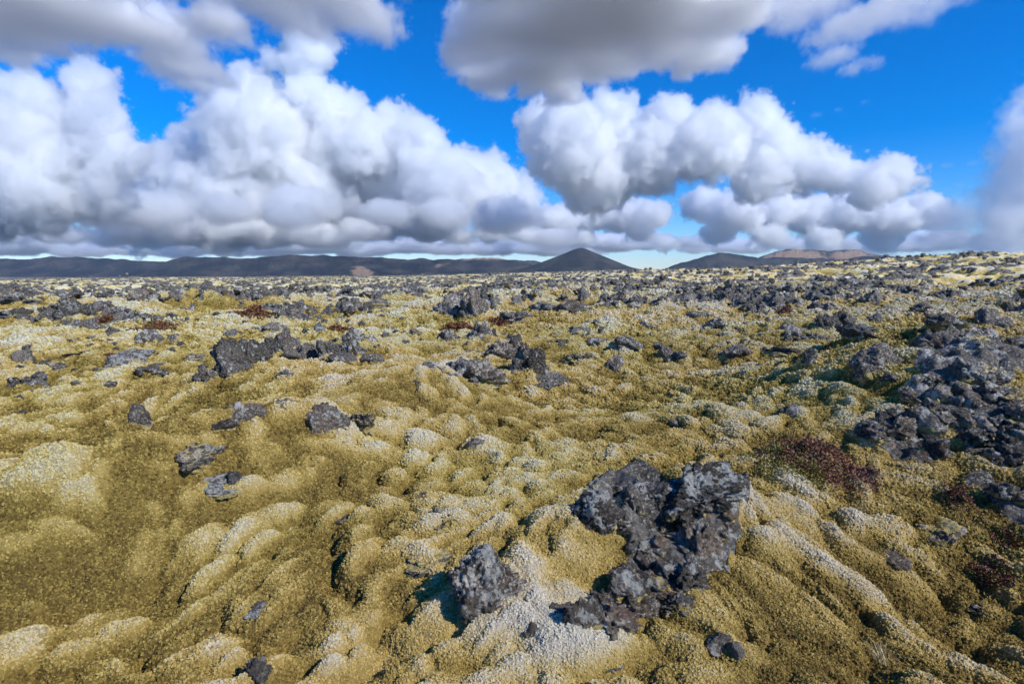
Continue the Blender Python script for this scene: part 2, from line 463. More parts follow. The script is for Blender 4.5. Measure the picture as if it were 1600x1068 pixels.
# px, base py, width px, height px, kind, moss, warm, lichen, label
ROCKS = [
    # the pile in the foreground
    (1098, 800, 168, 96, 'block', .05, .05, .55, 'largest dark boulder with pale lichen blotches, crowning the foreground rock pile'),
    (932, 838, 92, 84, 'block', .10, .15, .55, 'wedge-shaped grey boulder with white lichen cap, left end of the foreground pile'),
    (1000, 812, 66, 58, 'clinker', .05, .1, .1, 'black hollowed rock between the wedge boulder and the big boulder'),
    (1052, 832, 58, 52, 'block', .05, .35, .35, 'rust-flecked rock just below the left side of the largest boulder'),
    (1018, 888, 86, 58, 'block', .15, .1, .4, 'white-edged block in the middle of the foreground pile, below the wedge boulder'),
    (1104, 892, 86, 80, 'clinker', .05, .15, .45, 'rough upright rock with white lichen streaks below the largest boulder'),
    (1084, 932, 68, 60, 'clinker', .10, .2, .1, 'brown-grey knobbly rock at the lower right of the foreground pile'),
    (1028, 945, 90, 60, 'block', .05, .7, .1, 'reddish stone in the lower middle of the foreground pile'),
    (1122, 1030, 62, 48, 'block', .10, .1, .05, 'rounded grey rock alone below the tip of the foreground pile'),
    (1156, 1030, 28, 32, 'block', .05, .1, .0, 'small angular stone touching the right of the rounded grey rock'),
    (915, 990, 72, 66, 'block', .10, .3, .6, 'lichen-splashed rock at the right foot of the moss mound'),
    (962, 1002, 100, 62, 'clinker', .05, .35, .0, 'low brown rubble block below the foreground pile'),
    (772, 974, 138, 140, 'block', .12, .35, .45, 'tall faceted rock with white flecks, left face of the moss mound'),
    (832, 1004, 34, 40, 'block', .1, .4, .1, 'small rusty stone under the foot of the tall faceted rock'),
    (690, 832, 54, 48, 'clinker', .55, .05, .1, 'moss-speckled grey lump left of the mound above the tall faceted rock'),
    (1050, 912, 56, 42, 'block', .2, .2, .2, 'brown stone wedged under the rough upright rock of the pile'),
    (985, 935, 68, 52, 'block', .25, .1, .4, 'grey lichen-edged block low in the pile, above the rubble block'),
    (944, 966, 62, 48, 'clinker', .2, .3, .2, 'rusty knob between the lichen-splashed rock and the pile'),
    (1006, 972, 66, 50, 'block', .15, .2, .1, 'dark stone at the lower end of the foreground pile'),
    (1064, 966, 58, 46, 'clinker', .3, .1, .3, 'grey mossy stone right of the lower end of the pile'),
    (1140, 850, 40, 44, 'block', .2, .1, .4, 'pale-flecked stone in the shade under the right of the largest boulder'),
    (878, 972, 48, 36, 'block', .4, .2, .3, 'mossy stone peeping from under the moss mound'),
    (672, 905, 84, 40, 'clinker', .62, .0, .2, 'low grey moss-crusted rock left of the tall faceted rock'),
    (955, 1054, 50, 24, 'block', .35, .1, .6, 'small white-spotted stone in grey moss at the bottom edge'),
    # the near slope on the left
    (484, 690, 92, 68, 'block', .02, .30, .30, 'flat-topped brown rock with pale rosette lichen on the left slope'),
    (370, 668, 58, 42, 'block', .12, .25, .05, 'dark angular rock with a rusty top, left of the flat-topped brown rock'),
    (336, 674, 48, 26, 'slab', .05, .35, .0, 'low brown slab leaning on the dark rusty-topped rock'),
    (437, 642, 36, 20, 'clinker', .25, .0, .2, 'small dark stone just behind the flat-topped brown rock'),
    (556, 672, 48, 32, 'clinker', .45, .2, .0, 'mossy brown stone right of the flat-topped brown rock'),
    (280, 738, 78, 56, 'block', .50, .25, .30, 'moss-draped rock with a turquoise-grey lichen foot on the left crest'),
    (332, 774, 76, 42, 'block', .15, .05, .75, 'white-crusted rock lower down the left slope'),
    (362, 762, 22, 28, 'block', .05, .05, .0, 'small black stone at the right end of the white-crusted rock'),
    (530, 818, 52, 24, 'slab', .15, .0, .0, 'flat grey stone sunk in the moss of the near slope'),
    (402, 968, 46, 26, 'slab', .15, .0, .3, 'bluish-grey stone half buried in moss near the bottom left'),
    (392, 1068, 56, 46, 'clinker', .20, .1, .1, 'dark rock cut by the bottom edge, left of centre'),
    (105, 980, 24, 14, 'slab', .2, .0, .0, 'tiny dark stone in deep moss at the lower left'),
    (212, 668, 30, 38, 'block', .35, .2, .0, 'dark brown rock face under a moss lip on the far left slope'),
    (743, 702, 26, 20, 'block', .1, .2, .0, 'small dark stone in a pale moss cushion at the centre'),
    (648, 606, 18, 12, 'clinker', .1, .0, .0, 'tiny dark stone on the pale central moss crest'),
    (1060, 668, 22, 14, 'block', .3, .2, .0, 'little brown stone beside the pale cushion right of centre'),
    (1408, 888, 62, 30, 'slab', .25, .6, .0, 'flat reddish-brown rock in a gully of the lower right slope'),
    (1488, 850, 76, 46, 'block', .50, .2, .2, 'blue-grey mossy rock on the right-hand crest below the heap'),
    (1535, 962, 34, 18, 'clinker', .2, .0, .3, 'small pale stone at the lower right'),
    # middle distance, left
    (176, 578, 92, 34, 'slab', .05, .15, .65, 'long tilted slab with white crust and red moss on its back'),
    (112, 560, 62, 14, 'clinker', .3, .25, .2, 'low brown rocks joined to the upper end of the long tilted slab'),
    (28, 568, 34, 20, 'block', .3, .15, .0, 'brownish rock by the left edge, beside a pale moss dome'),
    (76, 580, 36, 14, 'clinker', .5, .0, .1, 'low moss-crusted rock between the left edge and the long slab'),
    (230, 588, 46, 20, 'clinker', .15, .1, .2, 'knobbly rock just right of the long tilted slab'),
    (372, 592, 82, 62, 'spire', .02, .1, .15, 'tall jagged dark outcrop left of the row of rocks'),
    (318, 602, 44, 30, 'clinker', .05, .1, .4, 'rounded dark rock at the left foot of the tall jagged outcrop'),
    (352, 600, 40, 34, 'clinker', .05, .1, .1, 'rough black rock between the rounded rock and the jagged outcrop'),
    (441, 560, 46, 42, 'spire', .02, .1, .1, 'pointed rock, first in the row behind the pale crest'),
    (418, 568, 44, 16, 'slab', .1, .0, .0, 'flat dark slab at the left foot of the row of rocks'),
    (455, 568, 38, 26, 'block', .05, .15, .0, 'brown-grey rock in front of the pointed rock of the row'),
    (476, 567, 26, 34, 'spire', .02, .1, .0, 'slim upright rock, third in the row'),
    (512, 565, 36, 32, 'spire', .05, .05, .0, 'dark rock with a leaning left side, fourth in the row'),
    (530, 568, 40, 16, 'block', .15, .1, .0, 'low rock in front of the fourth rock of the row'),
    (546, 566, 38, 44, 'clinker', .02, .2, .5, 'orange-flecked bulky rock at the right end of the row'),
    (578, 570, 34, 18, 'slab', .1, .0, .0, 'low dark rock tucked right of the orange-flecked bulky rock'),
    (552, 538, 40, 26, 'clinker', .1, .1, .4, 'rough rock behind the right end of the row'),
    (580, 540, 18, 16, 'block', .2, .1, .2, 'small rock beside the pale moss dome behind the row'),
    (445, 590, 26, 14, 'clinker', .3, .0, .0, 'small dark stones in bright moss in front of the row'),
    (352, 527, 22, 12, 'block', .1, .0, .0, 'single small rock in the hollow behind the jagged outcrop'),
    (418, 523, 38, 18, 'clinker', .15, .1, .3, 'dark rock with a pale top below the long red shrub strip'),
    (497, 521, 20, 16, 'block', .2, .0, .1, 'small grey rock right of the pale-topped rock'),
    (225, 541, 34, 24, 'block', .1, .15, .4, 'angular rock alone in the left middle distance'),
    (267, 540, 14, 16, 'block', .4, .0, .0, 'thin dark rock edge in a moss dome right of the angular lone rock'),
    (175, 528, 22, 16, 'clinker', .1, .0, .1, 'small dark rock left of the angular lone rock'),
    (298, 568, 32, 16, 'clinker', .5, .1, .2, 'moss-crusted rock left of the jagged outcrop, level with the long slab'),
    (38, 477, 84, 24, 'clinker', .08, .0, .1, 'broad black lava outcrop at the far left under a moss cap'),
    (16, 500, 44, 18, 'clinker', .08, .0, .0, 'black rocks cut by the left edge below the broad outcrop'),
    (104, 497, 44, 28, 'clinker', .05, .0, .1, 'upper black block of the left outcrop chain'),
    (88, 506, 48, 18, 'clinker', .05, .0, .0, 'low black block at the left foot of the outcrop chain'),
    (150, 494, 64, 22, 'clinker', .08, .1, .1, 'long black block right of the upper block in the outcrop chain'),
    (122, 520, 46, 18, 'clinker', .1, .1, .1, 'lower brown-black block of the left outcrop chain'),
    (150, 470, 44, 12, 'clinker', .25, .0, .2, 'low dark ledge behind the left outcrop chain'),
    (196, 474, 50, 18, 'clinker', .1, .0, .2, 'dark hump of lava right of the low ledge, far left'),
    (276, 473, 44, 20, 'clinker', .1, .1, .1, 'dark lava hump behind the red-brown shrubs on the left'),
    # middle distance, centre
    (724, 604, 122, 52, 'clinker', .05, .05, .45, 'broad low outcrop with orange and white flecks at the centre'),
    (672, 582, 22, 18, 'block', .1, .0, .5, 'pale rock at the left tip of the broad central outcrop'),
    (782, 566, 54, 32, 'clinker', .05, .15, .3, 'rock with an orange spot behind the broad central outcrop'),
    (802, 552, 26, 26, 'spire', .02, .1, .1, 'knob standing highest on the central outcrop'),
    (828, 596, 58, 56, 'spire', .03, .1, .2, 'steep dark rock right of the cave in the central outcrop'),
    (856, 610, 62, 30, 'slab', .08, .1, .2, 'sloping grey rock at the right foot of the central outcrop'),
    (772, 608, 40, 18, 'block', .2, .4, .0, 'low rusty rock in front of the cave in the central outcrop'),
    (699, 536, 30, 20, 'block', .1, .0, .2, 'grey block below the red shrub strip at the centre'),
    (752, 536, 46, 32, 'clinker', .05, .1, .45, 'white-flecked knobbly rock below the twin boulders'),
    (738, 498, 42, 50, 'clinker', .02, .05, .2, 'taller round boulder of the pair at the centre'),
    (698, 498, 54, 36, 'clinker', .04, .05, .1, 'lower dark boulder left of the taller round boulder'),
    (772, 487, 12, 14, 'block', .1, .0, .0, 'small dark stone right of the taller round boulder'),
    (762, 473, 20, 14, 'block', .1, .0, .0, 'small dark rock behind the right of the taller round boulder'),
    (812, 505, 58, 18, 'clinker', .08, .0, .4, 'low white-flecked end of the rock ridge right of the twin boulders'),
    (846, 492, 46, 18, 'clinker', .1, .0, .2, 'middle hump of the rock ridge right of the twin boulders'),
    (892, 496, 48, 24, 'clinker', .12, .0, .1, 'right end of the rock ridge, sloping into pale moss'),
    (912, 474, 20, 22, 'spire', .02, .0, .0, 'upright black rock standing alone above the rock ridge'),
    (804, 478, 20, 14, 'clinker', .1, .0, .1, 'small dark hump between the twin boulders and the upright black rock'),
    (905, 522, 32, 12, 'slab', .2, .0, .0, 'low grey stone in the hollow right of the white-flecked knobbly rock'),
    (882, 546, 18, 12, 'block', .1, .0, .0, 'small dark rock on the moss hump right of the central knob'),
    (935, 544, 38, 18, 'clinker', .1, .0, .3, 'whitish-flecked rock on the moss hump right of centre'),
    (905, 565, 44, 14, 'clinker', .5, .0, .3, 'moss-crusted ledge behind the central outcrop'),
    (986, 550, 48, 26, 'clinker', .1, .0, .15, 'dark outcrop with rounded back right of centre'),
    (962, 586, 28, 28, 'block', .08, .0, .2, 'dark rock at the end of a moss tongue right of the central outcrop'),
    (1042, 560, 20, 18, 'spire', .1, .0, .1, 'small pointed rock at the far end of the dip'),
    (1064, 566, 20, 16, 'block', .3, .0, .1, 'small rock right of the small pointed rock'),
    # middle distance, right
    (1163, 562, 54, 24, 'block', .30, .15, .2, 'white-capped rock alone on the yellow moss flat'),
    (1246, 556, 74, 18, 'clinker', .35, .0, .2, 'long low moss-topped ledge right of the white-capped rock'),
    (1270, 573, 24, 26, 'spire', .02, .0, .0, 'black pointed stone in front of the moss-topped ledge'),
    (1380, 584, 62, 46, 'block', .15, .0, .35, 'big grey-blue block standing on the right-hand rise'),
    (1354, 596, 24, 44, 'block', .05, .0, .2, 'dark upright rock against the left side of the grey-blue block'),
    (1400, 600, 34, 18, 'clinker', .35, .0, .1, 'small rock below the right side of the grey-blue block'),
    (1250, 530, 52, 22, 'clinker', .15, .0, .3, 'left rock of the dark cluster beyond the yellow flat'),
    (1300, 524, 48, 32, 'clinker', .05, .0, .1, 'tall middle rock of the dark cluster beyond the yellow flat'),
    (1330, 516, 34, 28, 'clinker', .05, .1, .0, 'smooth-topped rock right of the tall middle rock of the cluster'),
    (1362, 532, 58, 26, 'clinker', .15, .0, .2, 'right rock of the dark cluster, mossy on its right'),
    (1288, 534, 48, 14, 'clinker', .1, .0, .1, 'low black rock at the front of the dark cluster'),
    (1372, 508, 18, 16, 'block', .1, .0, .0, 'small dark rock above the right of the cluster'),
    (1372, 478, 30, 24, 'clinker', .1, .0, .1, 'dark hooded rock on the far right slope'),
    (1294, 472, 54, 14, 'clinker', .1, .0, .1, 'flat dark ledge left of the dark hooded rock'),
    (1128, 516, 30, 18, 'clinker', .1, .0, .2, 'ragged rock left of the dark red shrubs'),
    (1212, 480, 14, 14, 'spire', .05, .0, .0, 'thin standing stone above the dark red shrubs'),
    (1576, 522, 60, 38, 'clinker', .25, .0, .1, 'massive black outcrop at the right edge'),
    (1524, 552, 66, 30, 'clinker', .5, .0, .1, 'dark dome with mossy shoulder below the massive black outcrop'),
    (1470, 548, 56, 26, 'clinker', .2, .1, .1, 'broken dark rocks left of the mossy-shouldered dome'),
    (1552, 602, 88, 38, 'clinker', .25, .05, .45, 'broad white-specked black outcrop over the lava heap'),
    (1490, 512, 60, 22, 'clinker', .15, .0, .2, 'flat dark outcrop in the middle of the right slope'),
    (1452, 490, 36, 16, 'clinker', .15, .0, .1, 'dark rock high on the right slope, above the flat outcrop'),
    (1240, 655, 36, 26, 'block', .40, .1, .1, 'small dark rock under a moss lip left of the lava heap'),
    (1375, 690, 52, 40, 'clinker', .05, .0, .15, 'bluish-black rock at the lower left end of the lava heap'),
    (1430, 668, 46, 34, 'clinker', .05, .1, .1, 'brown-black ledge rock at the upper left of the lava heap'),
]

# where the named rocks stand, and the moss drawn up round their feet
pts = hits([r[0] for r in ROCKS], [r[1] - 1 for r in ROCKS])
rng = np.random.RandomState(5)
SPEC = []
for (px, py, w, h, kind, moss, warm, lich, label), p in zip(ROCKS, pts):
    kk = p[1] / F / math.cos(PITCH) * 1.02
    W = w * kk * (1.02 if py > 740 and px > 860 else 1.2); Dp = W * rng.uniform(.75, 1.05)
    dn = math.atan2(CAMZ - p[2], p[1])                       # how steeply we look down on it
    Hh = min(max(h * kk - .75 * Dp * math.sin(dn), .42 * h * kk) / math.cos(dn) / .58 * (1.22 if py < 630 else 1.12), W * 1.7)
    SPEC.append((W, Dp, Hh, rng.uniform(-.35, .35), rng.uniform(-.16, .16)))
for (W, Dp, Hh, yw, tl), p in zip(SPEC, pts):
    add_collar(p[0], p[1] + Dp * .45, W * .72, min(.16 * Hh, .16))

# ------------------------------------------------------------------ ground: one sheet, finer near the viewer
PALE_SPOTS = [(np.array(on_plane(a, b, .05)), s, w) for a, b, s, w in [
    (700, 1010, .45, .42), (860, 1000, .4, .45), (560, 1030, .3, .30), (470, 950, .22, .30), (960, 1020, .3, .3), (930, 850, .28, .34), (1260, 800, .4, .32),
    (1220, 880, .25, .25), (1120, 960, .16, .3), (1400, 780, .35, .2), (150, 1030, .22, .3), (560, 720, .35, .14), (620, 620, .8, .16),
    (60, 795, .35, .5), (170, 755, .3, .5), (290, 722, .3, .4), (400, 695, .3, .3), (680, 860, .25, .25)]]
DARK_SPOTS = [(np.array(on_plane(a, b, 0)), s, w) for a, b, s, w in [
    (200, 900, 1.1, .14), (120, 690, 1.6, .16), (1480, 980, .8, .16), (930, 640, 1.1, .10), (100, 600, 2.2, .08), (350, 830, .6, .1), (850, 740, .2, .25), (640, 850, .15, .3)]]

def looks(x, y, crest, rock):
    r = np.hypot(x, y)
    n = fbm2(x / .9 + 3, y / .9, 61, 4); n2 = fbm2(x / .16, y / .16, 63, 3)
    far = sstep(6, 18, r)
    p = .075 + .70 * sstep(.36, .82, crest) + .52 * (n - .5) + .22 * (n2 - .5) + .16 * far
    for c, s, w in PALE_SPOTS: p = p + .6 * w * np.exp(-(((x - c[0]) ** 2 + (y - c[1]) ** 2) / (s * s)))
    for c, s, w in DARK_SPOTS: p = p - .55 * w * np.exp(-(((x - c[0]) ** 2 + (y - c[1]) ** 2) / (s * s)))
    dead = sstep(.64, .71, fbm2(x / .42 + 17, y / .42, 69, 4)) * sstep(.25, .6, fbm2(x / 2.6, y / 2.6 + 5, 70, 2))   # brown dead patches
    p = p - .10 * dead
    t = sstep(.3, .7, fbm2(x / 2.2, y / 2.2 + 8, 67, 3) + .12 * np.clip(-x / 4, -1, 1))
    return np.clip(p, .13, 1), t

th = np.concatenate([np.linspace(-180, -53, 66)[:-1], np.linspace(-53, 53, 720), np.linspace(53, 180, 66)[1:]])
th = th[:-1]
rr = [.35]
while rr[-1] < 9000:
    r_ = rr[-1]
    rr.append(r_ * (1.06 if r_ < 1.2 else 1.0077 if r_ < 260 else 1.03 if r_ < 1500 else 1.12))
rr = np.array(rr)
nt_, nr_ = len(th), len(rr)
TH, RR = np.meshgrid(np.radians(th), rr)
X = (RR * np.sin(TH)).ravel(); Y = (RR * np.cos(TH)).ravel()
Z, crest, rock = field(X, Y)
pl_, ti_ = looks(X, Y, crest, rock)
V = np.stack([X, Y, Z], 1)
ii, jj = np.meshgrid(np.arange(nr_ - 1), np.arange(nt_), indexing='ij')
j2 = (jj + 1) % nt_
Fq = np.stack([ii * nt_ + jj, ii * nt_ + j2, (ii + 1) * nt_ + j2, (ii + 1) * nt_ + jj], -1).reshape(-1, 4)[:, ::-1]
V = np.vstack([V, [[0, 0, Z[:nt_].mean()]]])
cen = np.full((nt_, 1), len(V) - 1)
me = mesh_from('ground', V, Fq, [M_ground])
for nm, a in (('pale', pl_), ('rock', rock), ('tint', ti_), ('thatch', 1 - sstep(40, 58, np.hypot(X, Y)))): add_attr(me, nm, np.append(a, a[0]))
link('ground', me, kind='structure')
print('ground', len(Fq), time.time() - T0)

# ------------------------------------------------------------------ hills on the horizon
M_hill, ht, hb, ho = new_mat('hill')
k = NT(ht)
P = k.n('ShaderNodeTexCoord').outputs['Object']
ba = k.attr('bare').outputs['Fac']
hc = k.mix(k.ramp(k.noise(P, .004, 6, .6), .4, .65), (.026, .028, .029), (.078, .070, .056))
bb = k.ramp(k.math('ADD', ba, k.math('MULTIPLY', k.math('SUBTRACT', k.noise(P, .006, 6, .6), .5), 1.0)), .42, .62)
hc = k.mix(bb, hc, k.mix(k.noise(P, .012, 4), (.26, .15, .095), (.36, .27, .18)))
k.put(hb.inputs['Base Color'], hc); hb.inputs['Roughness'].default_value = 1.0; k.put(hb.inputs['Normal'], k.bump(k.noise(P, .018, 8, .7), 1.0, 30.0)); hb.inputs['Specular IOR Level'].default_value = .05

def ridge_hill(name, prof, D, depth, seed, bare=(), foot=-110, spread=1.0):
    """a long hill whose skyline follows the profile (pixel x, pixel y), standing D metres away"""
    xs = np.array([p[0] for p in prof], float); ys = np.array([p[1] for p in prof], float)
    px = np.linspace(xs[0], xs[-1], 260); py = np.interp(px, xs, ys)
    py = py + (fbm2(px / 22, px * 0 + seed, seed, 5) - .5) * 6.5 * np.clip((422 - py) / 14, 0, 1)
    wx = (px - 800) / F * D
    top = CAMZ + (418 - py) / F * D
    vv = np.linspace(-1, 1, 41)
    W, S = np.meshgrid(wx, vv, indexing='ij')
    Tp = np.repeat(top[:, None], 41, 1)
    sl = np.clip(1 - np.abs(S), 0, 1)
    prof_ = np.where(np.abs(S) < .999, sl ** 1.25, 0)
    g = (fbm2(W / (depth * .20), S * 1.4 + seed, seed + 3, 5) - .5) + .35 * (np.abs(fbm2(W / (depth * .09), S * .5 + seed, seed + 9, 3) - .5) * 2 - .4)
    zz = foot + (Tp - foot) * np.clip(prof_ * (1 + g * 1.1 * (1 - sl)) , 0, 1)
    Yw = D + S * depth * spread + g * depth * .15
    Xw = W * (Yw / D)
    V = np.stack([Xw.ravel(), Yw.ravel(), zz.ravel()], 1)
    a, b = np.meshgrid(np.arange(259), np.arange(40), indexing='ij')
    Fq = np.stack([a * 41 + b, (a + 1) * 41 + b, (a + 1) * 41 + b + 1, a * 41 + b + 1], -1).reshape(-1, 4)
    me = mesh_from(name, V, Fq, [M_hill])
    bv = np.zeros(len(V))
    pxv = np.repeat(px, 41); sv = np.tile(vv, 260)
    for (bx_, bs, sc_, w) in bare:
        bv = np.maximum(bv, w * np.exp(-((pxv - bx_) / bs) ** 2 - ((sv - sc_) / .3) ** 2))
    add_attr(me, 'bare', bv)
    return link(name, me, kind='structure')

ridge_hill('hill', [(-260, 404), (0, 403), (60, 404), (110, 402), (180, 406), (260, 409), (330, 420), (360, 428)], 6600, 700, 3)
ridge_hill('hill', [(190, 430), (245, 416), (270, 406), (300, 402), (350, 403), (420, 402), (460, 399), (520, 400), (600, 402), (660, 404), (720, 405), (780, 406), (830, 412), (860, 424), (880, 430)],
           5600, 800, 5, [(565, 26, -.6, .8), (430, 40, -.3, .42), (690, 40, -.25, .45)])
ridge_hill('hill', [(640, 430), (690, 408), (730, 404), (790, 404), (840, 409), (880, 417), (930, 426)], 7600, 500, 8, [(760, 60, -.1, .8)])
ridge_hill('hill', [(1020, 430), (1045, 416), (1080, 405), (1110, 396), (1135, 395), (1165, 401), (1210, 403), (1260, 405), (1310, 404), (1360, 400), (1400, 404), (1440, 409), (1500, 420), (1530, 430)], 5200, 520, 11)
ridge_hill('hill', [(1130, 430), (1170, 408), (1200, 395), (1230, 390), (1260, 390), (1290, 394), (1305, 391), (1330, 390), (1350, 396), (1390, 401), (1420, 406), (1470, 416), (1520, 430)], 6400, 600, 14,
           [(1230, 70, -.25, 1.0), (1330, 50, -.2, .9), (1180, 40, -.6, .8)])
# the dark cone in the middle
D = 4800.0
cx_, R_ = (906 - 800) / F * D, 86 / F * D
aa = np.linspace(0, 2 * math.pi, 181)[:-1]; rg = np.linspace(0, 1, 61)
A, G = np.meshgrid(aa, rg)
gx = G * R_ * 1.35 * np.cos(A); gy = G * R_ * 1.35 * np.sin(A)
rad = np.hypot(gx, gy) / R_
n_ = fbm2(np.cos(A) * 3 + 9, np.sin(A) * 3 + rad * .8, 71, 5) - .5 + .5 * (np.abs(fbm2(np.cos(A) * 9 + 9, np.sin(A) * 9, 73, 3) - .5) - .2)
top = CAMZ + (418 - 387.5) / F * D + 110
prof_ = np.interp(rad * (1 + .16 * n_), [0, .05, .12, .3, .6, .9, 1.1, 1.5], [1.0, .985, .95, .82, .62, .42, .34, .12])
gz = -110 + top * prof_ + n_ * 10 * np.clip(rad, 0, .4)
V = np.stack([(gx + cx_ + rad * 0).ravel(), (gy + D).ravel(), gz.ravel()], 1)
a, b = np.meshgrid(np.arange(60), np.arange(180), indexing='ij')
b2 = (b + 1) % 180
Fq = np.stack([a * 180 + b, (a + 1) * 180 + b, (a + 1) * 180 + b2, a * 180 + b2], -1).reshape(-1, 4)
me = mesh_from('hill', V, Fq, [M_hill]); add_attr(me, 'bare', np.zeros(len(V)))
link('hill', me, kind='structure')

# ------------------------------------------------------------------ lava rocks
def ico(sub):
    import bmesh
    bm = bmesh.new(); bmesh.ops.create_icosphere(bm, subdivisions=sub, radius=1.0)
    V = np.array([v.co[:] for v in bm.verts]); Fc = np.array([[v.index for v in f.verts] for f in bm.faces])
    bm.free(); return V, Fc
ICO = {s: ico(s) for s in (1, 2, 3, 4, 5, 6)}

def rock_shape(seed, kind='block', sub=4):
    """unit rock, about 2 across, broken faces, lumps and pits"""
    V, Fc = ICO[sub]
    rng = np.random.RandomState(seed)
    d = V / np.linalg.norm(V, axis=1)[:, None]
    nf = {'block': 11, 'slab': 9, 'clinker': 26, 'spire': 12}[kind]
    N = rng.normal(size=(nf, 3)); N /= np.linalg.norm(N, axis=1)[:, None]
    off = rng.uniform(.62, 1.0, nf) if kind != 'clinker' else rng.uniform(.72, 1.05, nf)
    dots = d @ N.T
    r = np.min(np.where(dots > .05, off[None] / np.maximum(dots, .05), 9), axis=1)
    r = np.minimum(r, 1.25)
    p = d * r[:, None]
    s = seed * 3.7
    big = vnoise3(p * 1.9 + s, seed) - .5
    lump = .5 - worley3(p * (2.1 if kind != 'clinker' else 2.6) + s, seed + 1)
    mid = np.abs(vnoise3(p * 5.2 + s, seed + 2) - .5) * 2
    amp = {'block': (.38, .20, .14, .10), 'slab': (.34, .16, .12, .10), 'clinker': (.5, .55, .26, .15), 'spire': (.5, .34, .20, .13)}[kind]
    r2 = r + amp[0] * big + amp[1] * lump - amp[2] * mid
    if sub >= 4: r2 = r2 + amp[3] * 1.3 * (.5 - worley3(p * 7.0 + s, seed + 4)) + amp[3] * (vnoise3(p * 13 + s, seed + 3) - .5)
    if sub >= 5: r2 = r2 + amp[3] * .9 * (vnoise3(p * 27 + s, seed + 6) - .5) + amp[3] * .7 * (.45 - worley3(p * 17 + s, seed + 7))
    p = d * np.maximum(r2, .25)[:, None]
    lo, hi = p.min(0), p.max(0)
    return (p - (lo + hi) / 2) / ((hi - lo) / 2), Fc

def place_rock(p, w, d, h, kind, seed, sub, yaw, tilt, sink=.28, label=None, group=None, moss=.25, warm=0., lichen=0., mesh=None):
    if mesh is None:
        V, Fc = rock_shape(seed, kind, sub)
        V = V * np.array([w / 2, d / 2, h / 2])
        R = np.array(Matrix.Rotation(tilt, 3, 'Y') @ Matrix.Rotation(tilt * .6, 3, 'X'))
        V = V @ R.T
        V[:, 2] += h / 2 - sink * h
        me = mesh_from('lava_rock', V, Fc, [M_rock], smooth=True)
        o = link('lava_rock', me)
    else:
        o = link('lava_rock', mesh); o.scale = (w / 2, d / 2, h / 2)
    o.location = p; o.rotation_euler[2] = yaw
    o['category'] = 'rock'; o['label'] = label
    if group: o['group'] = group
    o['tone'] = 1.0; o['creep'] = float(min(1.0, max(.12, h / .4))); o['moss'] = float(moss); o['warm'] = float(warm); o['lichen'] = float(lichen)
    return o

for i, (px, py, w, h, kind, moss, warm, lich, label) in enumerate(ROCKS):
    W, Dp, Hh, yw, tl = SPEC[i]
    sub = 6 if w > 110 and py > 700 else 5 if (w > 40 and py > 560) or w > 80 else 4 if w > 24 else 3
    place_rock(pts[i] + np.array([0, Dp * .36, 0]), W, Dp, Hh, kind, 100 + i, sub, yw, tl, .42, label, None, moss + .15, warm, lich)
n_named = len(ROCKS)

# shared shapes for the many smaller rocks
LIB = []
for s in range(10):
    V, Fc = rock_shape(400 + s, 'clinker' if s < 7 else 'block', 4 if s < 4 else 3)
    V[:, 2] += .35
    LIB.append(mesh_from('lava_rock', V, Fc, [M_rock], smooth=True))

def fill_poly(poly, n, lo, hi, label, group, seed, flat=.75):
    rng = np.random.RandomState(seed)
    out = []
    a, b = poly.min(0), poly.max(0)
    while len(out) < n:
        q = rng.uniform(a, b)
        if in_poly(q[0], q[1], poly) and q[0] < 1625:
            w = rng.uniform(lo, hi)
            if all(np.hypot(q[0] - o[0], (q[1] - o[1]) * 1.5) > .52 * (w + o[2]) / 2 for o in out): out.append((q[0], q[1], w))
            else:
                lo = max(6, lo * .9995); hi = max(lo + 4, hi * .9995)
    P_ = hits([o[0] for o in out], [o[1] for o in out])
    bare = field(P_[:, 0], P_[:, 1])[2]
    for o, p, rk_ in zip(out, P_, bare):
        if rk_ < .3: continue
        W = o[2] * p[1] / F
        place_rock(p + np.array([0, W * .2, 0]), W, W * rng.uniform(.8, 1.2), W * rng.uniform(flat * .8, flat * 1.3), 'clinker', 0, 3, rng.uniform(0, 6.28), 0, 0, label, group,
                   rng.choice([0, .1, .2, .5]), rng.choice([0, 0, .2, .5]), rng.choice([0, .1, .3, .5]), LIB[rng.randint(10)])

fill_poly(HEAP, 84, 16, 58, 'rough black clinker block in the tumbled lava heap on the right slope', 'clinker blocks heaped on the right slope', 7)
fill_poly(PILE, 46, 18, 40, 'small broken stone filling the gaps of the foreground rock pile', 'small stones of the foreground pile', 9)

